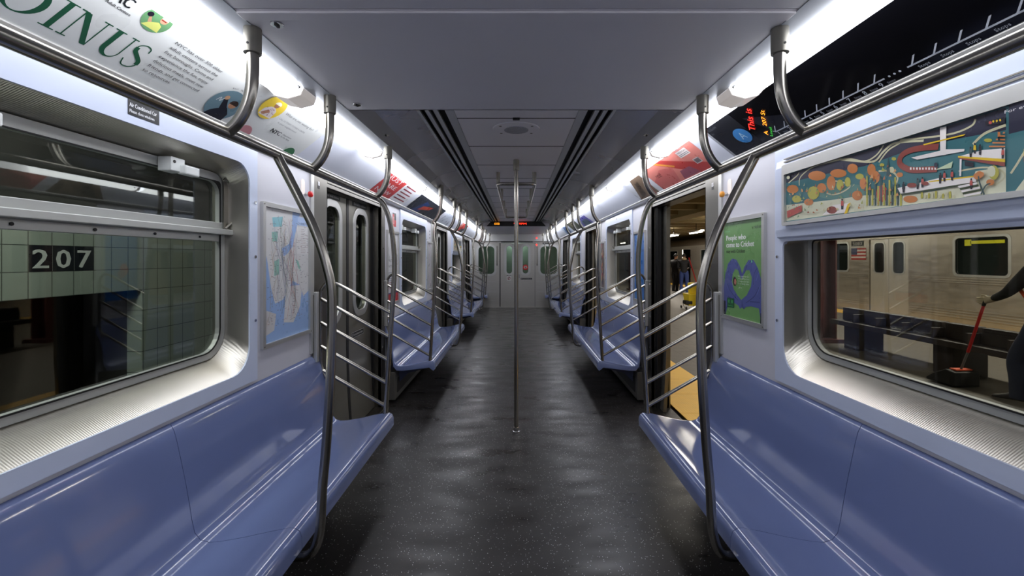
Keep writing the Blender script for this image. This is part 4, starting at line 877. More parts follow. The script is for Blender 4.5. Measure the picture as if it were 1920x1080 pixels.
def hands(a, w, h):
    BG=(112,160,94); a.rect(0,0,w,h,BG); a.rect(w*.03,h*.90,w*.18,h*.915,(120,180,120))
    a.text('cricket',w*.955,h*.905,.020,(22,30,26),w=w*.20,align='r',bold=.0006)
    a.text('People who',w*.07,h*.81,.034,(238,240,236),w=w*.52,bold=.0018); a.text('come to Cricket',w*.07,h*.735,.034,(238,240,236),w=w*.72,bold=.0018); a.text('stay with Cricket',w*.07,h*.675,.022,(22,30,26),w=w*.50,bold=.0006)
    BL=(84,94,156); D=(50,58,112); M=(104,120,190)
    a.poly([(w*.04,0),(0,h*.04),(0,h*.30),(w*.04,h*.44),(w*.12,h*.56),(w*.24,h*.615),(w*.36,h*.60),(w*.45,h*.53),(w*.50,h*.455),(w*.56,h*.53),(w*.66,h*.60),(w*.78,h*.60),(w*.88,h*.52),(w*.96,h*.40),(w,h*.28),(w,h*.02),(w*.95,0),(w*.90,h*.14),(w*.72,h*.145),(w*.60,h*.13),(w*.54,h*.10),(w*.50,h*.12),(w*.45,h*.095),(w*.40,h*.13),(w*.26,h*.15),(w*.12,h*.12)],BL)
    a.poly([(w*.48,h*.19),(w*.62,h*.25),(w*.72,h*.34),(w*.74,h*.43),(w*.68,h*.50),(w*.60,h*.495),(w*.53,h*.44),(w*.50,h*.40),(w*.45,h*.43),(w*.40,h*.495),(w*.32,h*.505),(w*.25,h*.45),(w*.23,h*.37),(w*.28,h*.29),(w*.38,h*.23)],BG)
    for p in ([(w*.14,h*.54),(w*.20,h*.47),(w*.20,h*.36)],[(w*.26,h*.61),(w*.36,h*.56),(w*.43,h*.47)],[(w*.86,h*.52),(w*.79,h*.46),(w*.78,h*.36)],[(w*.76,h*.60),(w*.64,h*.56),(w*.57,h*.47)],[(w*.10,h*.34),(w*.20,h*.26),(w*.40,h*.18)],[(w*.90,h*.34),(w*.80,h*.25),(w*.60,h*.17)],[(w*.50,h*.13),(w*.50,h*.18)],[(w*.12,h*.20),(w*.30,h*.18)],[(w*.92,h*.2),(w*.7,h*.19)]): a.line(p,.0045,D)
    for p in ([(w*.10,h*.50),(w*.16,h*.42)],[(w*.30,h*.60),(w*.38,h*.555)],[(w*.70,h*.595),(w*.62,h*.55)],[(w*.90,h*.48),(w*.84,h*.40)],[(w*.94,h*.36),(w*.86,h*.27)],[(w*.05,h*.36),(w*.12,h*.28)]): a.line(p,.005,M)
    a.poly(circ(w*.74,h*.585,.008,12),(120,200,170)); a.rect(w*.0,h*.0,w*.05,h*.15,(30,34,44)); a.poly([(w*.93,0),(w,0),(w,h*.10),(w*.94,h*.10)],(30,34,44))
    a.poly(circ(w*.31,h*.375,.030,20,.75),(40,36,40)); a.poly(circ(w*.325,h*.372,.020,16,.7),(190,130,110))
    for k, t in enumerate(('Every customer is a','very good friend and','welcome to be here','for a long time')): a.text(t,w*.40,h*(.425-.025*k),.010,(220,232,218),w=w*.28)
    a.text('Jamie',w*.42,h*.31,.008,(220,232,218),w=w*.08); a.rect(w*.10,h*.09,w*.29,h*.19,(24,92,52)); a.poly(circ(w*.15,h*.155,.012,14),(70,160,90)); a.poly(circ(w*.24,h*.155,.012,14),(70,160,90)); a.rect(w*.12,h*.105,w*.27,h*.112,(70,160,90))
poster(1, 2.885, 2.425, 1.176, 1.786, 'framed green poster of blue gloved hands forming a heart, right wall', hands)
def blueposter(a, w, h):
    a.rect(0,0,w,h,(44,116,196)); a.text('TEACH',w*.3,h*.72,.03,(20,60,130),w=w*.55,bold=.001); a.poly(circ(w*.42,h*.45,.07,14,.8),(206,64,110)); a.poly(circ(w*.50,h*.38,.05,12),(150,50,110))
    for k in range(7): a.line([(w*(.1+.1*k),h*.02),(w*(.4+.1*k),h*(.3+.04*k))],.004,(90,160,220))
poster(1, 5.06, 4.65, 1.08, 1.84, 'framed bright blue poster on the right wall just beyond the open doors', blueposter)
def brownposter(a, w, h):
    random.seed(5); a.rect(0,0,w,h,(122,104,100))
    for k in range(46):
        x, y, r = random.random()*w, random.random()*h, random.uniform(.02,.05); x = min(max(x,r),w-r); y = min(max(y,r),h-r); a.poly(circ(x,y,r,9),random.choice(((60,64,84),(170,80,84),(196,160,140),(90,76,70),(190,140,90))))
poster(1, 7.14, 6.76, 1.08, 1.80, 'framed crowded brown poster on the right wall between second window and doors', brownposter)
def textposter(a, w, h):
    a.rect(0,0,w,h,(218,218,220)); a.text('PARTNER',w*.1,h*.58,.03,(90,92,100),w=w*.6); a.text('WITH US',w*.1,h*.50,.03,(90,92,100),w=w*.6); random.seed(2)
    for k in range(9): a.rect(w*.1,h*(.42-.028*k),w*(.6+.3*random.random()),h*(.43-.028*k),(130,132,150) if k < 5 else (170,120,120))
    a.rect(0,h*.0,w,h*.12,(196,40,44)); a.rect(0,h*.12,w,h*.14,(60,50,120))
poster(-1, 4.65, 5.06, 1.06, 1.84, 'framed white text poster with a red foot on the left wall beyond the doors', textposter)
def farmap(a, w, h):
    random.seed(8); a.rect(0,0,w,h,(196,192,196))
    for k in range(40): p = (random.random()*w,random.random()*h); q = (min(w,max(0,p[0]+random.uniform(-.1,.1))),min(h,max(0,p[1]+random.uniform(-.2,.2)))); a.line([p,q],.004,random.choice(((150,96,120),(120,124,150),(196,120,110))))
poster(-1, 6.76, 7.12, 1.06, 1.80, 'framed neighbourhood map on the left wall beyond the second window', farmap)
# ---- small stickers and controls on the walls
def sticker(s, y0, z0, w, h, label, draw, x=None):
    a = wall_art(s, y0, z0, x or W); draw(a, w, h); o = a.build('sticker'); tagged(o, label, 'sticker'); return o
def ac(a, w, h): a.rect(0,0,w,h,(20,22,26)); a.rect(0,h*.94,w,h,(220,222,226)); a.text('Air Conditioned Car',w*.05,h*.50,.015,(228,230,234),w=w*.86,bold=.0004); a.text('Please close windows',w*.05,h*.16,.012,(228,230,234),w=w*.78,bold=.0003)
sticker(-1, 1.532, 2.070, .135, .062, 'black sticker reading Air Conditioned Car on the left window surround', ac, W-.014)
def redst(a, w, h): a.rect(0,0,w,h,(200,34,44)); a.rect(w*.5,h*.55,w,h,(24,20,22)); a.rect(w*.1,h*.2,w*.5,h*.8,(220,150,150)); a.rect(0,h*1.0,w,h*1.12,(24,20,22))
sticker(-1, 4.86, 1.92, .14, .14, 'red and black emergency sticker high on the left wall past the doors', redst)
def num(t):
    def f(a, w, h): a.rect(0,0,w,h,(225,226,230)); a.rect(0,0,w,h*.45,(20,20,24)); a.text(t,w*.5,h*.5,h*.4,(20,20,24),align='c',w=w*.6)
    return f
sticker(-1, 3.005, 2.045, .028, .05, 'tiny numbered sticker at the top of the left door pillar', num('11'), W-.012)
sticker(1, 3.05, 2.040, .028, .05, 'tiny numbered sticker at the top of the right door pillar', num('10'), W-.012)
for s_, wy, l in ((-1,5.95,'small number plate over the second window on the left'),(1,5.95,'small number plate over the second window on the right')):
    sticker(s_, wy-.04*s_*-1, 2.075, .08, .05, l, lambda a,w,h: (a.rect(0,0,w,h,(214,220,232)), a.text('18',w*.5,h*.2,.03,(20,20,24),align='c',w=w*.7)), W-.014)
def specks3(a, w, h):
    for k in range(3): a.rect(0,h*(.1+.33*k),w,h*(.26+.33*k),(40,40,46))
sticker(-1, 6.92, 1.86, .05, .16, 'column of three small dark stickers on the left wall before the second doors', specks3)
for s, c, m_, l in ((-1,'red',red_m,'red knobbed emergency handle on a clear holder, left wall above the map'),(1,'orange',orange_m,'orange emergency handle on a clear holder, right wall above the green poster')):
    g = thing('emergency_handle', l, 'handle', (s*W,2.83,1.99))
    mb = MB(); plate(mb, rrect(2.79,2.835,1.975,2.075,.02), [], W-.006, .006, s); mb.build('back_plate', lens_end, g, bevel=.001)
    MB().tube([(s*W,2.85,1.98),(s*(W-.03),2.85,1.98)], .012, 12).build('stem', chrome, g)
    MB().tube([(s*(W-.022),2.85,1.98),(s*(W-.028),2.85,1.98),(s*(W-.044),2.85,1.98),(s*(W-.050),2.85,1.98)], .02, 16, radii=[.012,.020,.020,.012]).build('knob', m_, g, smooth=True); rehome(g)
# ---- mural panel over the right window
PC = dict(n=(48,48,66),c=(206,206,180),g=(86,128,120),k=(196,192,158),o=(196,124,72),y=(176,170,76),r=(184,84,76),b=(64,84,86),t=(140,70,62),w=(232,226,222),e=(190,206,172),d=(60,72,50),s=(222,186,40),x=(34,34,44))
def mural(g, s, yl, z0, w, h, seed=None):
    a = wall_art(s, yl, z0, W-.030); a.rect(0,0,w,h,(62,112,118))
    for it in MURAL:
        pts = [(min(max(u_,0.002),w), min(max(v_,.002),h-.002)) for u_, v_ in it[-1]]
        if it[0] == 'p': a.poly(pts, PC[it[1]], .00003)
        else: a.line(pts, it[2], PC[it[1]])
    random.seed(21)
    for k in range(110):
        u_, v_ = random.random()*.62+.01, random.random()*.15+.01; c_ = random.choice(((176,104,62),(206,150,96),(160,164,84),(120,146,104),(196,190,150),(92,120,110),(150,90,66)))
        a.poly([(u_,v_),(u_+random.uniform(.004,.018),v_+random.uniform(-.004,.006)),(u_+random.uniform(.0,.012),v_+random.uniform(.006,.016))], c_, .00001)
    a.rect(.985,0,w,h,(62,112,118)); a.rect(.985,.16,w,h,(48,48,66)); a.poly([(1.0,0),(w,0),(w,.10),(1.1,.14)],(206,206,180)); a.text('For everyone',.975,h-.020,.009,(232,232,232),w=.11)
    a.line([(.99,.05),(1.1,.18),(1.3,.12),(w,.2)],.006,(196,192,158)); a.poly([(1.02,.09),(w,.11),(w,.13),(1.02,.11)],(222,186,40)); a.poly([(1.02,.075),(w,.085),(w,.11),(1.02,.09)],(140,70,62))
    return a.build('print', g)
for s, i, l in ((1,0,'long framed illustrated mural panel above the nearest right window'),(-1,2,'framed illustrated panel above the third left window, far down the car')):
    w0, w1 = WINS[i]; g = thing('mural_panel', l, 'poster', (s*W,(w0+w1)/2,1.72))
    mb = MB(); mb.loft([[(s*x,y,z) for x,z in ((W-.010,2.07),(W-.030,2.06),(W-.036,2.02),(W-.036,1.70),(W-.030,1.66),(W-.0,1.648),(W+.09,1.652),(W+.09,1.67),(W-.010,1.70))] for y in (w0+.01,w1-.04)]); mb.build('casing', blue_fg, g, bevel=.004)
    y1 = w1-.135
    mb = MB(); plate(mb, rrect(w0+.02,y1+.018,1.717,2.025,.008), [[(w0+.05,1.735),(y1,1.735),(y1,1.975),(w0+.05,1.975)]], W-.052, .018, s); mb.build('frame', alum, g, bevel=.003)
    MB().box(s*(W-.040), s*(W-.034), w0+.02, y1+.02, 2.040, 2.046).box(s*(W-.040), s*(W-.034), w0+.02, y1+.02, 2.056, 2.060).build('hinge', steeld, g)
    w = y1-(w0+.05)
    if s == 1: a = mural(g, 1, y1, 1.735, w, .24)
    else: a = mural(g, -1, w0+.05, 1.735, w, .24)
    if a: a.location.x -= s*.008
    rehome(g)
# ================================================================== outside left: tiled tunnel wall
TX = -3.0; TW, TH = .135, .166
tile_w = tile_mat('station_tile', (150,160,150), (60,66,62), TW, TH)
mb = MB()
def wallbox(y0,y1,z0,z1): mb.box(TX-.12, TX, y0, y1, z0, z1)
wallbox(-3, 3.42, 1.301, 1.80); wallbox(3.42, 15, -.4, 1.80); wallbox(-3,-1.2,-.4,1.301)
OY, OZ = 2.622 % TW, 1.468 % TH
mb.v = [(v[0], v[1]-OY, v[2]-OZ) for v in mb.v]
o = struct(mb.build('wall_tunnel', tile_w)); o.location = (0, OY, OZ)
# shift tiles so a joint falls at the number plate's corner
mp = [n for n in tile_w.node_tree.nodes if n.type == 'TEX_BRICK'][0]
struct(MB().box(-4.4,-4.3,-3,4,-.5,3).build('wall_recess', mat('dark_concrete', (40,40,38), .9)))
struct(MB().box(-4.4,TX-.12,3.44,3.6,-.5,1.4).build('trim_12', MATS['dark_concrete']))
struct(MB().box(-4.4,-1.65,-3,15,-.9,-.8).build('floor_track', MATS['dark_concrete']))
struct(MB().box(-4.4,-1.62,-3,15,3.4,3.5).build('ceiling_tunnel', MATS['dark_concrete']))
struct(MB().box(TX-.14,TX+.03,-3,15,1.80,3.45).build('wall_tunnel_upper', MATS['dark_concrete']))  # dark colour stands in for the unlit upper part of the tunnel wall
g = thing('station_sign', 'black tiles with the number 207 on the pale tunnel wall outside', 'sign', (TX,2.8,1.55))
a = Art((TX,2.622,1.468), (0,1,0), (0,0,1), off=.002)
for k, ch in enumerate('207'):
    a.rect(k*.136+.0015,.0015,(k+1)*.136-.0015,.166,(26,30,36)); 
    a.text(ch,k*.136+.068,.022,.120,(200,204,200),w=.088,align='c',bold=.004)
a.build('tiles', g); rehome(g)
o = MB().box(-4.302,-4.27,2.4,3.75,.62,.90).build('wall_panel', mat('dull_yellow', (196,150,40), .6)); tagged(o, 'dull yellow panel on the dark recess wall below the pale tiles', 'panel')
# ================================================================== outside right: platform
plat = tile_mat('platform_tile', (88,82,74), (64,58,52), .30, .30, 'YX', .5, .02)
struct(MB().box(1.66,30,-6,60,-.5,-.02).build('floor_platform', plat))
tac = mat('tactile_yellow', (236,186,70), .5, 0, .10, 12)
N = tac.node_tree.nodes; Lk = tac.node_tree.links
vo = N.new('ShaderNodeTexVoronoi'); vo.inputs['Scale'].default_value = 38; vo.inputs['Randomness'].default_value = 0; tc = N.new('ShaderNodeTexCoord'); Lk.new(tc.outputs['Object'], vo.inputs['Vector'])
bp = N.new('ShaderNodeBump'); bp.invert = True; bp.inputs['Distance'].default_value = .004; Lk.new(vo.outputs['Distance'], bp.inputs['Height']); Lk.new(bp.outputs[0], N['Principled BSDF'].inputs['Normal'])
mb = MB()
for k in range(60): mb.box(1.66, 2.37, -3+k*.61, -3+k*.61+.604, -.04, -.012)
struct(mb.build('trim_13', tac)); mb = MB()
for k in range(60): mb.box(9.42, 10.03, -3+k*.61, -3+k*.61+.604, -.04, -.012)
struct(mb.build('trim_14', tac))
olive = mat('platform_ceiling', (150,134,96), .7, 0, .15, 2)
mb = MB(); mb.box(1.66,14,-6,60,3.35,3.5)
for k in range(30): mb.box(1.66,14,-4+k*1.5,-4+k*1.5+.28,3.0,3.35)
mb.box(1.9,2.2,-6,60,2.75,3.35); mb.box(5.3,5.9,-6,60,2.9,3.35)
struct(mb.build('ceiling_platform', olive))
struct(MB().box(14,14.1,-6,60,-1,3.5).build('wall_platform', MATS['dark_concrete']))
struct(MB().box(-5,14,59,59.1,-1,3.5).build('wall_platform', MATS['dark_concrete']))
maroon = mat('maroon_paint', (98,52,50), .45)
for k, y in enumerate((8.15, 12.6, 16.9, 21.5)):
    g = thing('platform_column', ['maroon steel column standing beyond the bench, seen through the right window','second maroon platform column down the platform','third maroon platform column down the platform','fourth maroon platform column far down the platform'][k], 'column', (5.85,y,0), 'maroon platform columns')
    mb = MB(); mb.box(5.70,5.73,y-.17,y+.17,-.02,3.3); mb.box(5.97,6.0,y-.17,y+.17,-.02,3.3); mb.box(5.70,6.0,y-.015,y+.015,-.02,3.3); mb.build('shaft', maroon, g, bevel=.004)
    MB().box(5.62,6.08,y-.24,y+.24,-.02,.05).build('base_plate', maroon, g); rehome(g)
# bench with dividers
wood = mat('dark_stained_wood', (44,36,32), .5, 0, .2, 14, (1,8,1))
g = thing('platform_bench', 'long dark wooden bench with seat dividers standing on the platform', 'bench', (6.05,6.0,0))
MB().box(5.70,6.42,3.6,7.75,.38,.46).build('seat', wood, g, bevel=.006)
for y in (4.0,5.66,7.27): MB().box(5.80,6.26,y,y+.28,-.02,.41).build('leg', wood, g, bevel=.004)
MB().box(5.93,6.0,3.6,7.75,.46,.60).build('back_rail', wood, g, bevel=.004)
for k in range(9):
    y = 3.62+.46*k; MB().box(5.90,6.02,y,y+.41,.46,.675).build('backrest', wood, g, bevel=.01)
    MB().box(5.74,5.90,y-.035,y-.01,.46,.60).build('divider', wood, g, bevel=.004)
rehome(g)
# ---- train on the other track
TRX = 10.2
tsteel = mat('train_steel', (188,180,168), .34, .75, .12, 3, (1,1,4), rvar=.4)
tdoor = mat('train_door_steel', (200,194,184), .42, .6, .08)
g = thing('subway_train', 'stainless steel train standing across the platform with doors and windows', 'train', (TRX,12,0))
tdoors = [3.46, 7.59, 11.72, 15.85, 19.98, 25.6, 29.8]
TWIN = [(4.9,6.1),(8.82,9.93),(13.1,14.5),(17.2,18.6),(22.0,23.6),(27.0,28.4)]
mb = MB(); holes = [rrect(a,b,1.17,2.04,.10) for a,b in TWIN]
holes += [[(d-.62,-.0),(d+.62,-.0),(d+.62,2.10),(d-.62,2.10)] for d in tdoors]
plate(mb, [(-4,-.25),(34,-.25),(34,2.3),(-4,2.3)], holes, TRX, .05, 1); body = mb.build('body', tsteel, g)
mb = MB(); mb.loft([[(TRX,y,2.3),(TRX+.05,y,2.42),(TRX+.30,y,2.66),(TRX+.8,y,2.80),(TRX+2.9,y,2.80),(TRX+2.9,y,2.25)] for y in (-4,34)]); mb.build('roof', tsteel, g, smooth=True)
mb = MB()
for z in (1.08,1.03,.98,.36,.30,.24,.18):
    segs_ = [-4]+[v for d in tdoors for v in (d-.66,d+.66)]+[34]
    for q in range(0, len(segs_), 2): mb.box(TRX-.014,TRX+.004,segs_[q],segs_[q+1],z,z+.022)
mb.build('corrugation', tsteel, g)
dk = mat('train_interior_dark', (52,58,50), .6)
for n_, (a, b) in enumerate(TWIN):
    mb = MB(); plate(mb, rrect(a-.035,b+.035,1.135,2.075,.12), [rrect(a+.02,b-.02,1.19,2.02,.08)], TRX-.012, .02, 1); f = mb.build('window_frame', alum, g)
    mb = MB(); plate(mb, rrect(a,b,1.17,2.04,.10), [], TRX+.02, .004, 1); mb.build('pane', dglass_m, f)
    if n_ == 1:
        mb = MB(); mb.box(TRX+.012,TRX+.018,8.92,9.60,1.88,1.95); mb.box(TRX+.012,TRX+.018,9.58,9.72,1.84,1.98); mb.build('yellow_strip', ink((222,222,40)), f)
for n_, d in enumerate(tdoors):
    if n_ == 5:      # open doors, bright vestibule inside
        MB().box(TRX+.9,TRX+.92,d-.8,d+.8,-.02,2.0).build('vestibule_wall', wallp, g); MB().box(TRX+.05,TRX+.92,d-.8,d+.8,-.03,0).build('vestibule_floor', floor_m, g)
        MB().box(TRX+.87,TRX+.89,d-.10,d+.45,.0,1.9).build('inner_door', dk, g); continue
    for k in (-1, 1):
        p, q = (d-.60, d-.004) if k < 0 else (d+.004, d+.60)
        mb = MB(); hole = rrect(p+.13,q-.13,1.15,2.0,.10); plate(mb, [(p,-.02),(q,-.02),(q,2.09),(p,2.09)], [hole], TRX+.03, .03, 1); lf = mb.build('door_leaf', tdoor, g)
        mb = MB(); plate(mb, rrect(p+.10,q-.10,1.12,2.03,.12), [rrect(p+.14,q-.14,1.16,1.99,.09)], TRX+.022, .012, 1); mb.build('window_frame', alum, lf)
        mb = MB(); plate(mb, rrect(p+.13,q-.13,1.15,2.0,.10), [], TRX+.045, .004, 1); mb.build('pane', dglass_m, lf)
a = Art((TRX-.004,12.98,1.52), (0,-1,0), (0,0,1), off=.004)
a.u = a.u*1.3; a.v = a.v*1.15
a.rect(0,0,.42,.30,(214,208,202))
for k in range(7): a.rect(0,.30-.043*(k+1),.42,.30-.043*k,(170,60,58) if k%2 == 0 else (214,208,202))
a.rect(0,.13,.17,.30,(56,62,100))
for k in range(12): a.poly(circ(.02+.035*(k%4)+.017*((k//4)%2),.155+.045*(k//4),.006,6),(214,208,202))
a.build('flag_decal', body)
a = Art((TRX-.004,12.98,1.92), (0,-1,0), (0,0,1), off=.004); a.rect(0,0,.46,.16,(60,58,56)); a.text('5083',.23,.04,.08,(190,186,180),w=.34,align='c'); a.build('number_plate', body); rehome(g)
# ---- platform lamps
tube_m = mat('fluorescent_tube', (255,244,220), .4, emit=14.)
k = 0
for x, ys in ((7.4,(12,14.5,17,19.5,22,25,29,34)),):
    for y in ys:
        k += 1; g = thing('platform_lamp', 'fluorescent tube lamp under the platform ceiling, %s from the near end of the row' % NUM[ys.index(y)], 'lamp', (x,y,2.7), 'platform tube lamps')
        MB().tube([(x,y,2.62),(x,y+1.2,2.62)], .022, 8).build('tube', tube_m, g); MB().box(x-.07,x+.07,y-.05,y+1.25,2.645,2.70).build('housing', white_m, g); MB().box(x-.01,x+.01,y+.55,y+.57,2.70,3.0).build('hanger', black_m, g); rehome(g)
# ================================================================== people
def skin_mesh(name, chains, m, parent, sub=2):
    """chains: list of [(point, radius), ...]; shared points are welded -> one continuous skinned surface"""
    verts = []; edges = []; rad = []; key = {}
    for ch in chains:
        prev = None
        for p, r in ch:
            k_ = tuple(round(c, 4) for c in p)
            if k_ not in key: key[k_] = len(verts); verts.append(p); rad.append(r)
            i_ = key[k_]
            if prev is not None and prev != i_: edges.append((prev, i_))
            prev = i_
    me = bpy.data.meshes.new(name); me.from_pydata([tuple(v) for v in verts], edges, [])
    o = bpy.data.objects.new(name, me); C.objects.link(o)
    me.materials.append(m)
    md = o.modifiers.new('skin', 'SKIN'); md.use_smooth_shade = True
    for i_, r in enumerate(rad):
        sv = me.skin_vertices[0].data[i_]; sv.radius = (r, r) if not isinstance(r, tuple) else r
        sv.use_root = (i_ == 0)
    s_ = o.modifiers.new('sub', 'SUBSURF'); s_.levels = sub; s_.render_levels = sub
    bpy.context.view_layer.update()
    ev = bpy.data.meshes.new_from_object(o.evaluated_get(bpy.context.evaluated_depsgraph_get())); 
    bpy.data.objects.remove(o); ev.name = name
    if not ev.materials: ev.materials.append(m)
    o = bpy.data.objects.new(name, ev); C.objects.link(o)
    for p in ev.polygons: p.use_smooth = True
    if parent: o.parent = parent
    return o
def head_mb(c, s=1.):
    """head facing +Y: skull, jaw, brow, nose, lips, ears"""
    mb = MB(); n, r_ = 28, 20; vs = []; fs = []
    for i in range(r_+1):
        ph = PI*i/r_; z = math.cos(ph)
        for j in range(n):
            a_ = 2*PI*j/n; x = math.sin(ph)*math.cos(a_); y = math.sin(ph)*math.sin(a_)
            X = x*.076; Y = y*.094; Z = z*.118
            if z < -.1: k_ = (-z-.1)/.9; X *= 1-.35*k_; Y = Y*(1-.22*k_)+.012*k_
            fy = max(0, y)
            if fy > .6:
                ax = abs(x)
                Y += .020*math.exp(-(ax/.16)**2)*math.exp(-((z+.12)/.13)**2)        # nose
                Y += .007*math.exp(-((z-.16)/.08)**2)*math.exp(-(ax/.6)**2)           # brow
                Y -= .008*math.exp(-((ax-.38)/.14)**2)*math.exp(-((z-.02)/.09)**2)    # eye sockets
                Y += .006*math.exp(-((z+.42)/.06)**2)*math.exp(-(ax/.3)**2)           # lips
                Y += .008*math.exp(-((z+.78)/.14)**2)                                 # chin
            vs.append((c[0]+X*s, c[1]+Y*s, c[2]+Z*s))
    for i in range(r_):
        for j in range(n): fs.append((i*n+j, i*n+(j+1)%n, (i+1)*n+(j+1)%n, (i+1)*n+j))
    mb.add(vs, fs)
    for sx in (-1,1):
        ring = [[(c[0]+sx*(.072+.012*q)*s, c[1]+(-.006+math.cos(t)*.017*(1-.2*q))*s, c[2]+(-.005+math.sin(t)*.030*(1-.2*q))*s) for t in [2*PI*k/10 for k in range(10)]] for q in (0,1)]
        mb.loft(ring)
    return mb
skin_m = mat('skin', (176,128,100), .5); hair_m = mat('dark_hair', (24,20,18), .6)
def person(label, loc, yaw, J, jacket, trousers, shoes, extra=None, glove=None, hair='cap', sleeve_r=.052):
    g = thing('person', label, 'person', loc); g.rotation_euler = (0,0,yaw)
    V3 = Vector
    hip, chest, neck, head = J['hip'], J['chest'], J['neck'], J['head']
    waist = tuple((hip[i]+chest[i])/2 for i in range(3))
    base = [[(hip,.105),(waist,.095),(chest,.11),(neck,.052),((head[0],head[1]-.01,head[2]-.08),.050)]]
    for sd in ('l','r'):
        hp, kn, an, to = [J[sd+k_] for k_ in ('hip','knee','ankle','toe')]
        base.append([(hip,.105),(hp,.080),(kn,.056),(an,.038),(to,.030)])
        sh, el, wr = [J[sd+k_] for k_ in ('sho','elb','wri')]
        base.append([(chest,.11),(sh,.050),(el,.040),(wr,.027)]+[(J[sd+'palm'],.034)])
        for f in J[sd+'fing']: base.append([(J[sd+'palm'],.034)]+[(p,.0085) for p in f])
    body = skin_mesh('body', base, skin_m, g)
    hm = head_mb(head).build('tmp', skin_m); bm = bmesh.new(); bm.from_mesh(body.data); bm.from_mesh(hm.data); bm.to_mesh(body.data); bm.free(); bpy.data.objects.remove(hm)
    for p in body.data.polygons: p.use_smooth = True
    for sx in (-1,1):
        MB().tube([(head[0]+sx*.029,head[1]+.073,head[2]+.004),(head[0]+sx*.029,head[1]+.086,head[2]+.004)], .008, 10).build('eye', ink((40,30,26)), g)
    # clothes follow the same skeleton, a little wider
    ch = [[((hip[0],hip[1],hip[2]-.06),.160),((hip[0],hip[1],hip[2]+.02),.160),(waist,.158),(chest,.172),((chest[0],chest[1],chest[2]+.10),.13),((neck[0],neck[1],neck[2]-.02),.075)]]
    for sd in ('l','r'):
        sh, el, wr = [J[sd+k_] for k_ in ('sho','elb','wri')]; e = tuple(el[i]+(wr[i]-el[i])*.93 for i in range(3))
        ch.append([((chest[0],chest[1],chest[2]+.10),.13),(sh,.085),(el,sleeve_r),(e,.040)])
    skin_mesh('jacket', ch, jacket, g)
    # trousers: seat and two legs; shoes: sole and upper swept from heel to toe
    mb = MB(); rings = []
    for z, rx, ry in ((-.12,.06,.07),(-.09,.125,.10),(-.03,.158,.118),(.03,.155,.115),(.09,.145,.110)):
        rings.append([(hip[0]+rx*math.cos(q_), hip[1]+ry*math.sin(q_), hip[2]+z) for q_ in [2*PI*k/24 for k in range(24)]])
    mb.loft(rings)
    for sd in ('l','r'):
        hp, kn, an, to = [Vector(J[sd+k_]) for k_ in ('hip','knee','ankle','toe')]
        path = smooth([Vector((hp.x*.80,hip[1],hip[2]+.02)), hp+(kn-hp)*.25, kn+Vector((0,.01,0)), kn+(an-kn)*.55, an+Vector((0,-.005,-.02))], 6)
        n_ = len(path); rr = []
        for k in range(n_):
            f = k/(n_-1)*4; kf = [.102,.104,.080,.070,.062]; i_ = min(3, int(f)); rr.append(kf[i_]+(kf[i_+1]-kf[i_])*(f-i_))
        mb.tube(path, .1, 18, radii=rr)
    mb.build('trousers', trousers, g, smooth=True)
    for sd in ('l','r'):
        an, to = Vector(J[sd+'ankle']), Vector(J[sd+'toe']); d_ = to-an; d_.z *= .4; d_.normalize(); sx_ = Vector((d_.y,-d_.x,0)).normalized(); up = sx_.cross(d_).normalized()
        if up.z < 0: up = -up
        heel = Vector((an.x,an.y,min(an.z,to.z+.04)-.02)) - d_*.06; rings = []
        for f, w_, h_ in ((0,.025,.05),(.06,.038,.085),(.25,.042,.10),(.45,.043,.075),(.7,.048,.052),(.9,.042,.040),(1.,.020,.022)):
            c_ = heel+d_*.285*f; base_ = -up*.028; rings.append([tuple(c_+base_+sx_*w_*math.cos(q_)+up*(h_*.5+h_*.5*math.sin(q_))) for q_ in [2*PI*k/16 for k in range(16)]])
        MB().loft(rings).build('shoe', shoes, g, smooth=True)
    if glove:
        for sd in glove[1]:
            c_ = [[(tuple(J[sd+'wri'][i]*.8+J[sd+'elb'][i]*.2 for i in range(3)),.040),(J[sd+'wri'],.038),(J[sd+'palm'],.042)]]+[[(J[sd+'palm'],.042)]+[(p,.0125) for p in f] for f in J[sd+'fing']]
            skin_mesh('glove', c_, glove[0], g)
    # hair or cap: half shell over the skull
    mb = MB(); vs = []; fs = []; n = 24
    for i in range(9):
        ph = (PI*.56)*i/8
        for j in range(n):
            a_ = 2*PI*j/n; front = max(0, math.sin(a_)); ph2 = ph*(1-.26*front)
            vs.append((head[0]+.084*math.sin(ph2)*math.cos(a_), head[1]-.004+.102*math.sin(ph2)*math.sin(a_), head[2]+.006+.125*math.cos(ph2)))
    for i in range(8):
        for j in range(n): fs.append((i*n+j, i*n+(j+1)%n, (i+1)*n+(j+1)%n, (i+1)*n+j))
    mb.add(vs, fs); mb.build('hair', hair_m, g, smooth=True)
    if extra: extra(g, J)
    return g
def hand(palm, d, side, curl=.5):
    """five finger chains from the palm: d = pointing direction, side = thumb direction"""
    d = Vector(d).normalized(); sd = Vector(side).normalized(); n_ = d.cross(sd).normalized(); P_ = Vector(palm); out = []
    for k, (off, ln) in enumerate(((.030,.070),(.010,.078),(-.010,.073),(-.030,.058))):
        b0 = P_+sd*off+d*.045; pts = [b0]; dr = d.copy()
        for q in range(3): dr = (dr-n_*curl*.75).normalized(); pts.append(pts[-1]+dr*ln*(.42,.32,.26)[q])
        out.append([tuple(p) for p in pts])
    t0 = P_+sd*.036+d*.0; t1 = t0+(sd*.6+d*.8-n_*.2*curl).normalized()*.035; t2 = t1+(sd*.1+d*.9-n_*.9*curl).normalized()*.028; out.append([tuple(t0),tuple(t1),tuple(t2)])
    return out
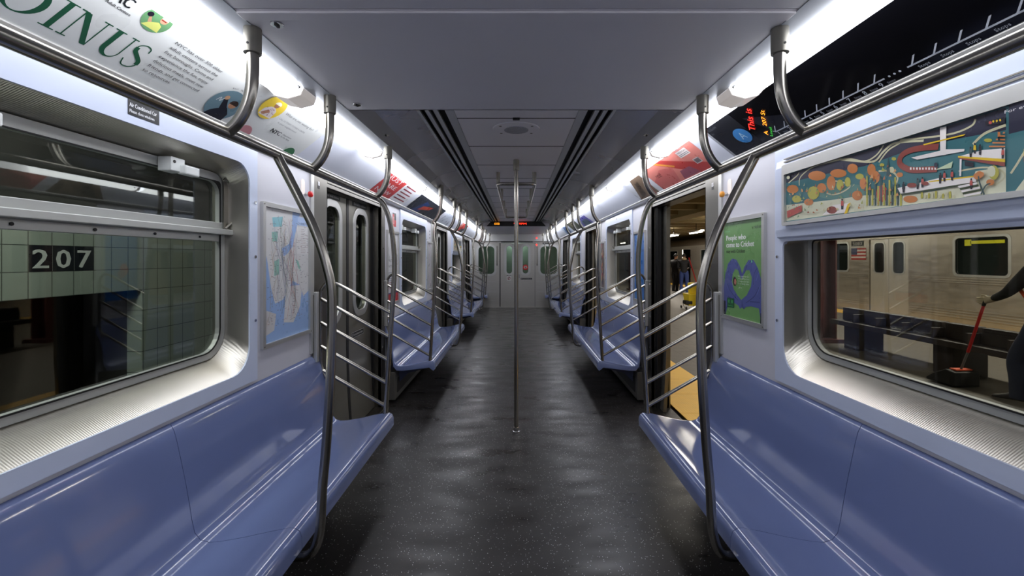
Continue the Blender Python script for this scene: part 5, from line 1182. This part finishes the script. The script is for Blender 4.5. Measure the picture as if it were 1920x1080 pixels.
denim = mat('blue_denim', (44,60,112), .8, 0, .15, 30); navy = mat('navy_work_trousers', (34,42,66), .85, 0, .15, 30); blackc = mat('black_cloth', (24,23,26), .85, 0, .2, 20); glove_m = mat('cream_work_glove', (206,194,166), .8, 0, .1, 40); shoe_d = mat('dark_shoe', (28,24,24), .6); shoe_w = mat('white_trainer', (206,206,206), .6)
hv_y = mat('safety_yellow', (196,214,52), .6); hv_o = mat('safety_orange', (228,92,50), .6); beige = mat('beige_fur', (150,132,104), .9, 0, .3, 60)
# cleaner walking along the platform (local frame faces +Y)
JW = dict(hip=(0,0,.96), chest=(0,.02,1.33), neck=(0,.03,1.52), head=(0,.06,1.66),
    lhip=(-.10,0,.90), lknee=(-.11,.19,.50), lankle=(-.12,.20,.085), ltoe=(-.13,.34,.045),
    rhip=(.10,0,.90), rknee=(.10,-.02,.48), rankle=(.10,-.34,.16), rtoe=(.10,-.24,.05),
    lsho=(-.19,.02,1.43), lelb=(-.23,.20,1.20), lwri=(-.10,.455,1.11), lpalm=(-.075,.525,1.09),
    rsho=(.19,.02,1.43), relb=(.26,-.10,1.16), rwri=(.25,.02,.93), rpalm=(.25,.045,.86))
JW['lfing'] = hand(JW['lpalm'], (.2,.95,-.1), (-.1,.1,1), 1.1); JW['rfing'] = hand(JW['rpalm'], (0,.1,-1), (-.2,1,0), .5)
def worker_extra(g, J):
    def band(name, z0, z1, m_, r0=.166):
        mb = MB(); rings = []
        for z in (z0, z1): rings.append([(r0*1.12*math.cos(t), .01+r0*.98*math.sin(t), z) for t in [2*PI*k/28 for k in range(28)]])
        mb.loft(rings, cap=False); o = mb.build(name, m_, g, smooth=True); sd_ = o.modifiers.new('solid','SOLIDIFY'); sd_.thickness = .006
    band('reflective_band', .985, 1.045, hv_y); band('reflective_band', .935, .985, hv_o)
    MB().tube([Vector(p) for p in smooth([(-.155,.05,1.10),(-.14,.17,1.28),(-.12,.15,1.44)],6)], .016, 8).build('vest_strap', hv_o, g, smooth=True)
person('cleaner in black jacket and navy trousers pushing a dustpan, seen through the right window', (5.52,4.40,-.02), 0, JW, blackc, navy, shoe_d, worker_extra, (glove_m,('l',)))
g = thing('dustpan', 'long handled black lobby dustpan with a red grip beside the cleaner', 'dustpan', (5.45,5.25,0))
MB().tube([(5.455,4.94,1.12),(5.452,4.98,1.0)], .018, 10).build('grip', black_m, g, smooth=True)
MB().tube([(5.452,4.975,1.01),(5.450,5.15,.42)], .015, 10).build('upper_shaft', red_m, g, smooth=True)
MB().tube([(5.450,5.15,.42),(5.448,5.26,.10)], .012, 10).build('lower_shaft', mat('grey_shaft', (110,108,106), .5), g, smooth=True)
mb = MB(); mb.loft([[(5.30,y,0.0),(5.62,y,0.0),(5.62,y,h),(5.30,y,h)] for y, h in ((5.17,.17),(5.27,.19),(5.40,.12),(5.52,.03))]); mb.build('pan', black_m, g, bevel=.01)
MB().box(5.36,5.56,5.20,5.28,.185,.20).build('sticker', hv_o, g); rehome(g)
# two people by the open train doors far down the platform
JS = dict(hip=(0,0,.98), chest=(0,-.02,1.36), neck=(0,0,1.55), head=(0,.03,1.68),
    lhip=(-.10,0,.92), lknee=(-.12,.03,.50), lankle=(-.13,0,.085), ltoe=(-.15,.13,.045), rhip=(.10,0,.92), rknee=(.12,.02,.50), rankle=(.13,-.03,.085), rtoe=(.15,.10,.045),
    lsho=(-.20,0,1.46), lelb=(-.26,.02,1.17), lwri=(-.16,.24,1.12), lpalm=(-.12,.31,1.12), rsho=(.20,0,1.46), relb=(.27,.02,1.17), rwri=(.18,.24,1.12), rpalm=(.14,.31,1.12))
JS['lfing'] = hand(JS['lpalm'], (.4,.9,0), (0,0,1), .8); JS['rfing'] = hand(JS['rpalm'], (-.4,.9,0), (0,0,1), .8)
def hood(g, J):
    skin_mesh('hood', [[((-.10,-.04,1.55),.05),((0,-.12,1.56),.065),((.10,-.04,1.55),.05)]], beige, g)
person('person seen from behind in a black coat with fur hood and blue jeans, far platform', (7.55,19.2,-.02), math.radians(-22), JS, blackc, denim, shoe_w, hood)
person('dark haired person in black facing sideways beside the train door, far platform', (7.42,19.9,-.02), math.radians(-70), JS, blackc, blackc, shoe_d)
# cleaning cart
g = thing('cleaning_cart', 'yellow mop bucket cart on small black wheels standing on the platform', 'cart', (5.45,13.3,0))
mb = MB(); mb.loft([[(5.45+sx*w_,13.3+sy*d_,z) for sx,sy in ((-1,-1),(1,-1),(1,1),(-1,1))] for w_,d_,z in ((.14,.18,.10),(.17,.22,.45),(.18,.23,.46))]); mb.build('bucket', yel_m, g, bevel=.015)
mb = MB(); mb.loft([[(5.50+sx*w_,13.3+sy*.12,z) for sx,sy in ((-1,-1),(1,-1),(1,1),(-1,1))] for w_,z in ((.09,.46),(.12,.74),(.11,.80))]); mb.build('wringer', yel_m, g, bevel=.015)
MB().box(5.20,5.42,13.1,13.35,.14,.26).build('tray', black_m, g, bevel=.02)
for x in (5.22,5.62):
    for y in (13.1,13.5): MB().tube([(x-.012,y,.035),(x+.012,y,.035)], .045, 14).build('wheel', black_m, g)
MB().tube([(5.16,13.1,.05),(5.16,13.2,.16),(5.62,13.3,.16)], .01, 8).build('frame', steelh, g); rehome(g)
g = thing('broom', 'red handled broom leaning from the yellow cleaning cart', 'broom', (5.5,13.3,.5))
MB().tube([(5.34,13.2,1.58),(5.60,13.3,.86),(5.66,13.32,.62)], .016, 8).build('handle', red_m, g, smooth=True); MB().box(5.60,5.74,13.25,13.40,.46,.64).build('head', black_m, g, bevel=.01); rehome(g)
# ================================================================== lights outside, world, camera
def lamp(kind, loc, power, size=1., col=(1,1,1), rot=(0,0,0), name='lamp', sy=None):
    l = bpy.data.lights.new(name, kind); l.energy = power; l.color = col
    if kind == 'AREA': l.size = size; l.shape = 'RECTANGLE'; l.size_y = sy or size
    else: l.shadow_soft_size = size
    o = bpy.data.objects.new(name, l); C.objects.link(o); o.location = loc; o.rotation_euler = rot; return o
lamp('AREA', (-2.15,1.4,3.2), 110, .6, (.95,1,.95), (0,math.radians(28),0), 'tunnel_fill', 1.6)  # added fill to brighten the tiles by the number, no known lamp
lamp('AREA', (-2.2,5.5,3.2), 10, .6, (.95,1,.95), (0,math.radians(28),0), 'tunnel_fill', 1.6)  # weaker added fill for the tiles farther along
for y in (4, 9, 15, 22): lamp('AREA', (7.4,y,2.8), 260, .5, (1,.93,.82), (0,0,0), 'platform_light', 4)
for y in (3, 8, 14): lamp('AREA', (3.6,y,2.8), 50, .5, (1,.93,.82), (0,0,0), 'platform_light', 3)
lamp('POINT', (10.7,25.6,1.85), 90, .3, (1,.97,.9), name='vestibule_light')
lamp('POINT', (0,14.1,2.2), 45, .2, (.9,1,.95), name='end_window_fill')  # added fill between the cars, brightens the green panel behind the end windows
w = bpy.data.worlds.new('world'); bpy.context.scene.world = w; w.use_nodes = True
w.node_tree.nodes['Background'].inputs[0].default_value = (.02,.021,.024,1); w.node_tree.nodes['Background'].inputs[1].default_value = .4
cam = bpy.data.cameras.new('camera'); co = bpy.data.objects.new('camera', cam); C.objects.link(co)
co.location = (0,0,EYE); co.rotation_euler = (PI/2,0,0); cam.sensor_width = 36; cam.sensor_fit = 'HORIZONTAL'; cam.lens = 800/1920*36
cam.shift_x = -8/1920; cam.shift_y = -55/1920; cam.clip_start = .02; cam.clip_end = 200
sc = bpy.context.scene; sc.camera = co
sc.view_settings.view_transform = 'Standard'; sc.view_settings.look = 'None'; sc.view_settings.gamma = 1; sc.view_settings.exposure = -.35
sc.view_settings.use_curve_mapping = False
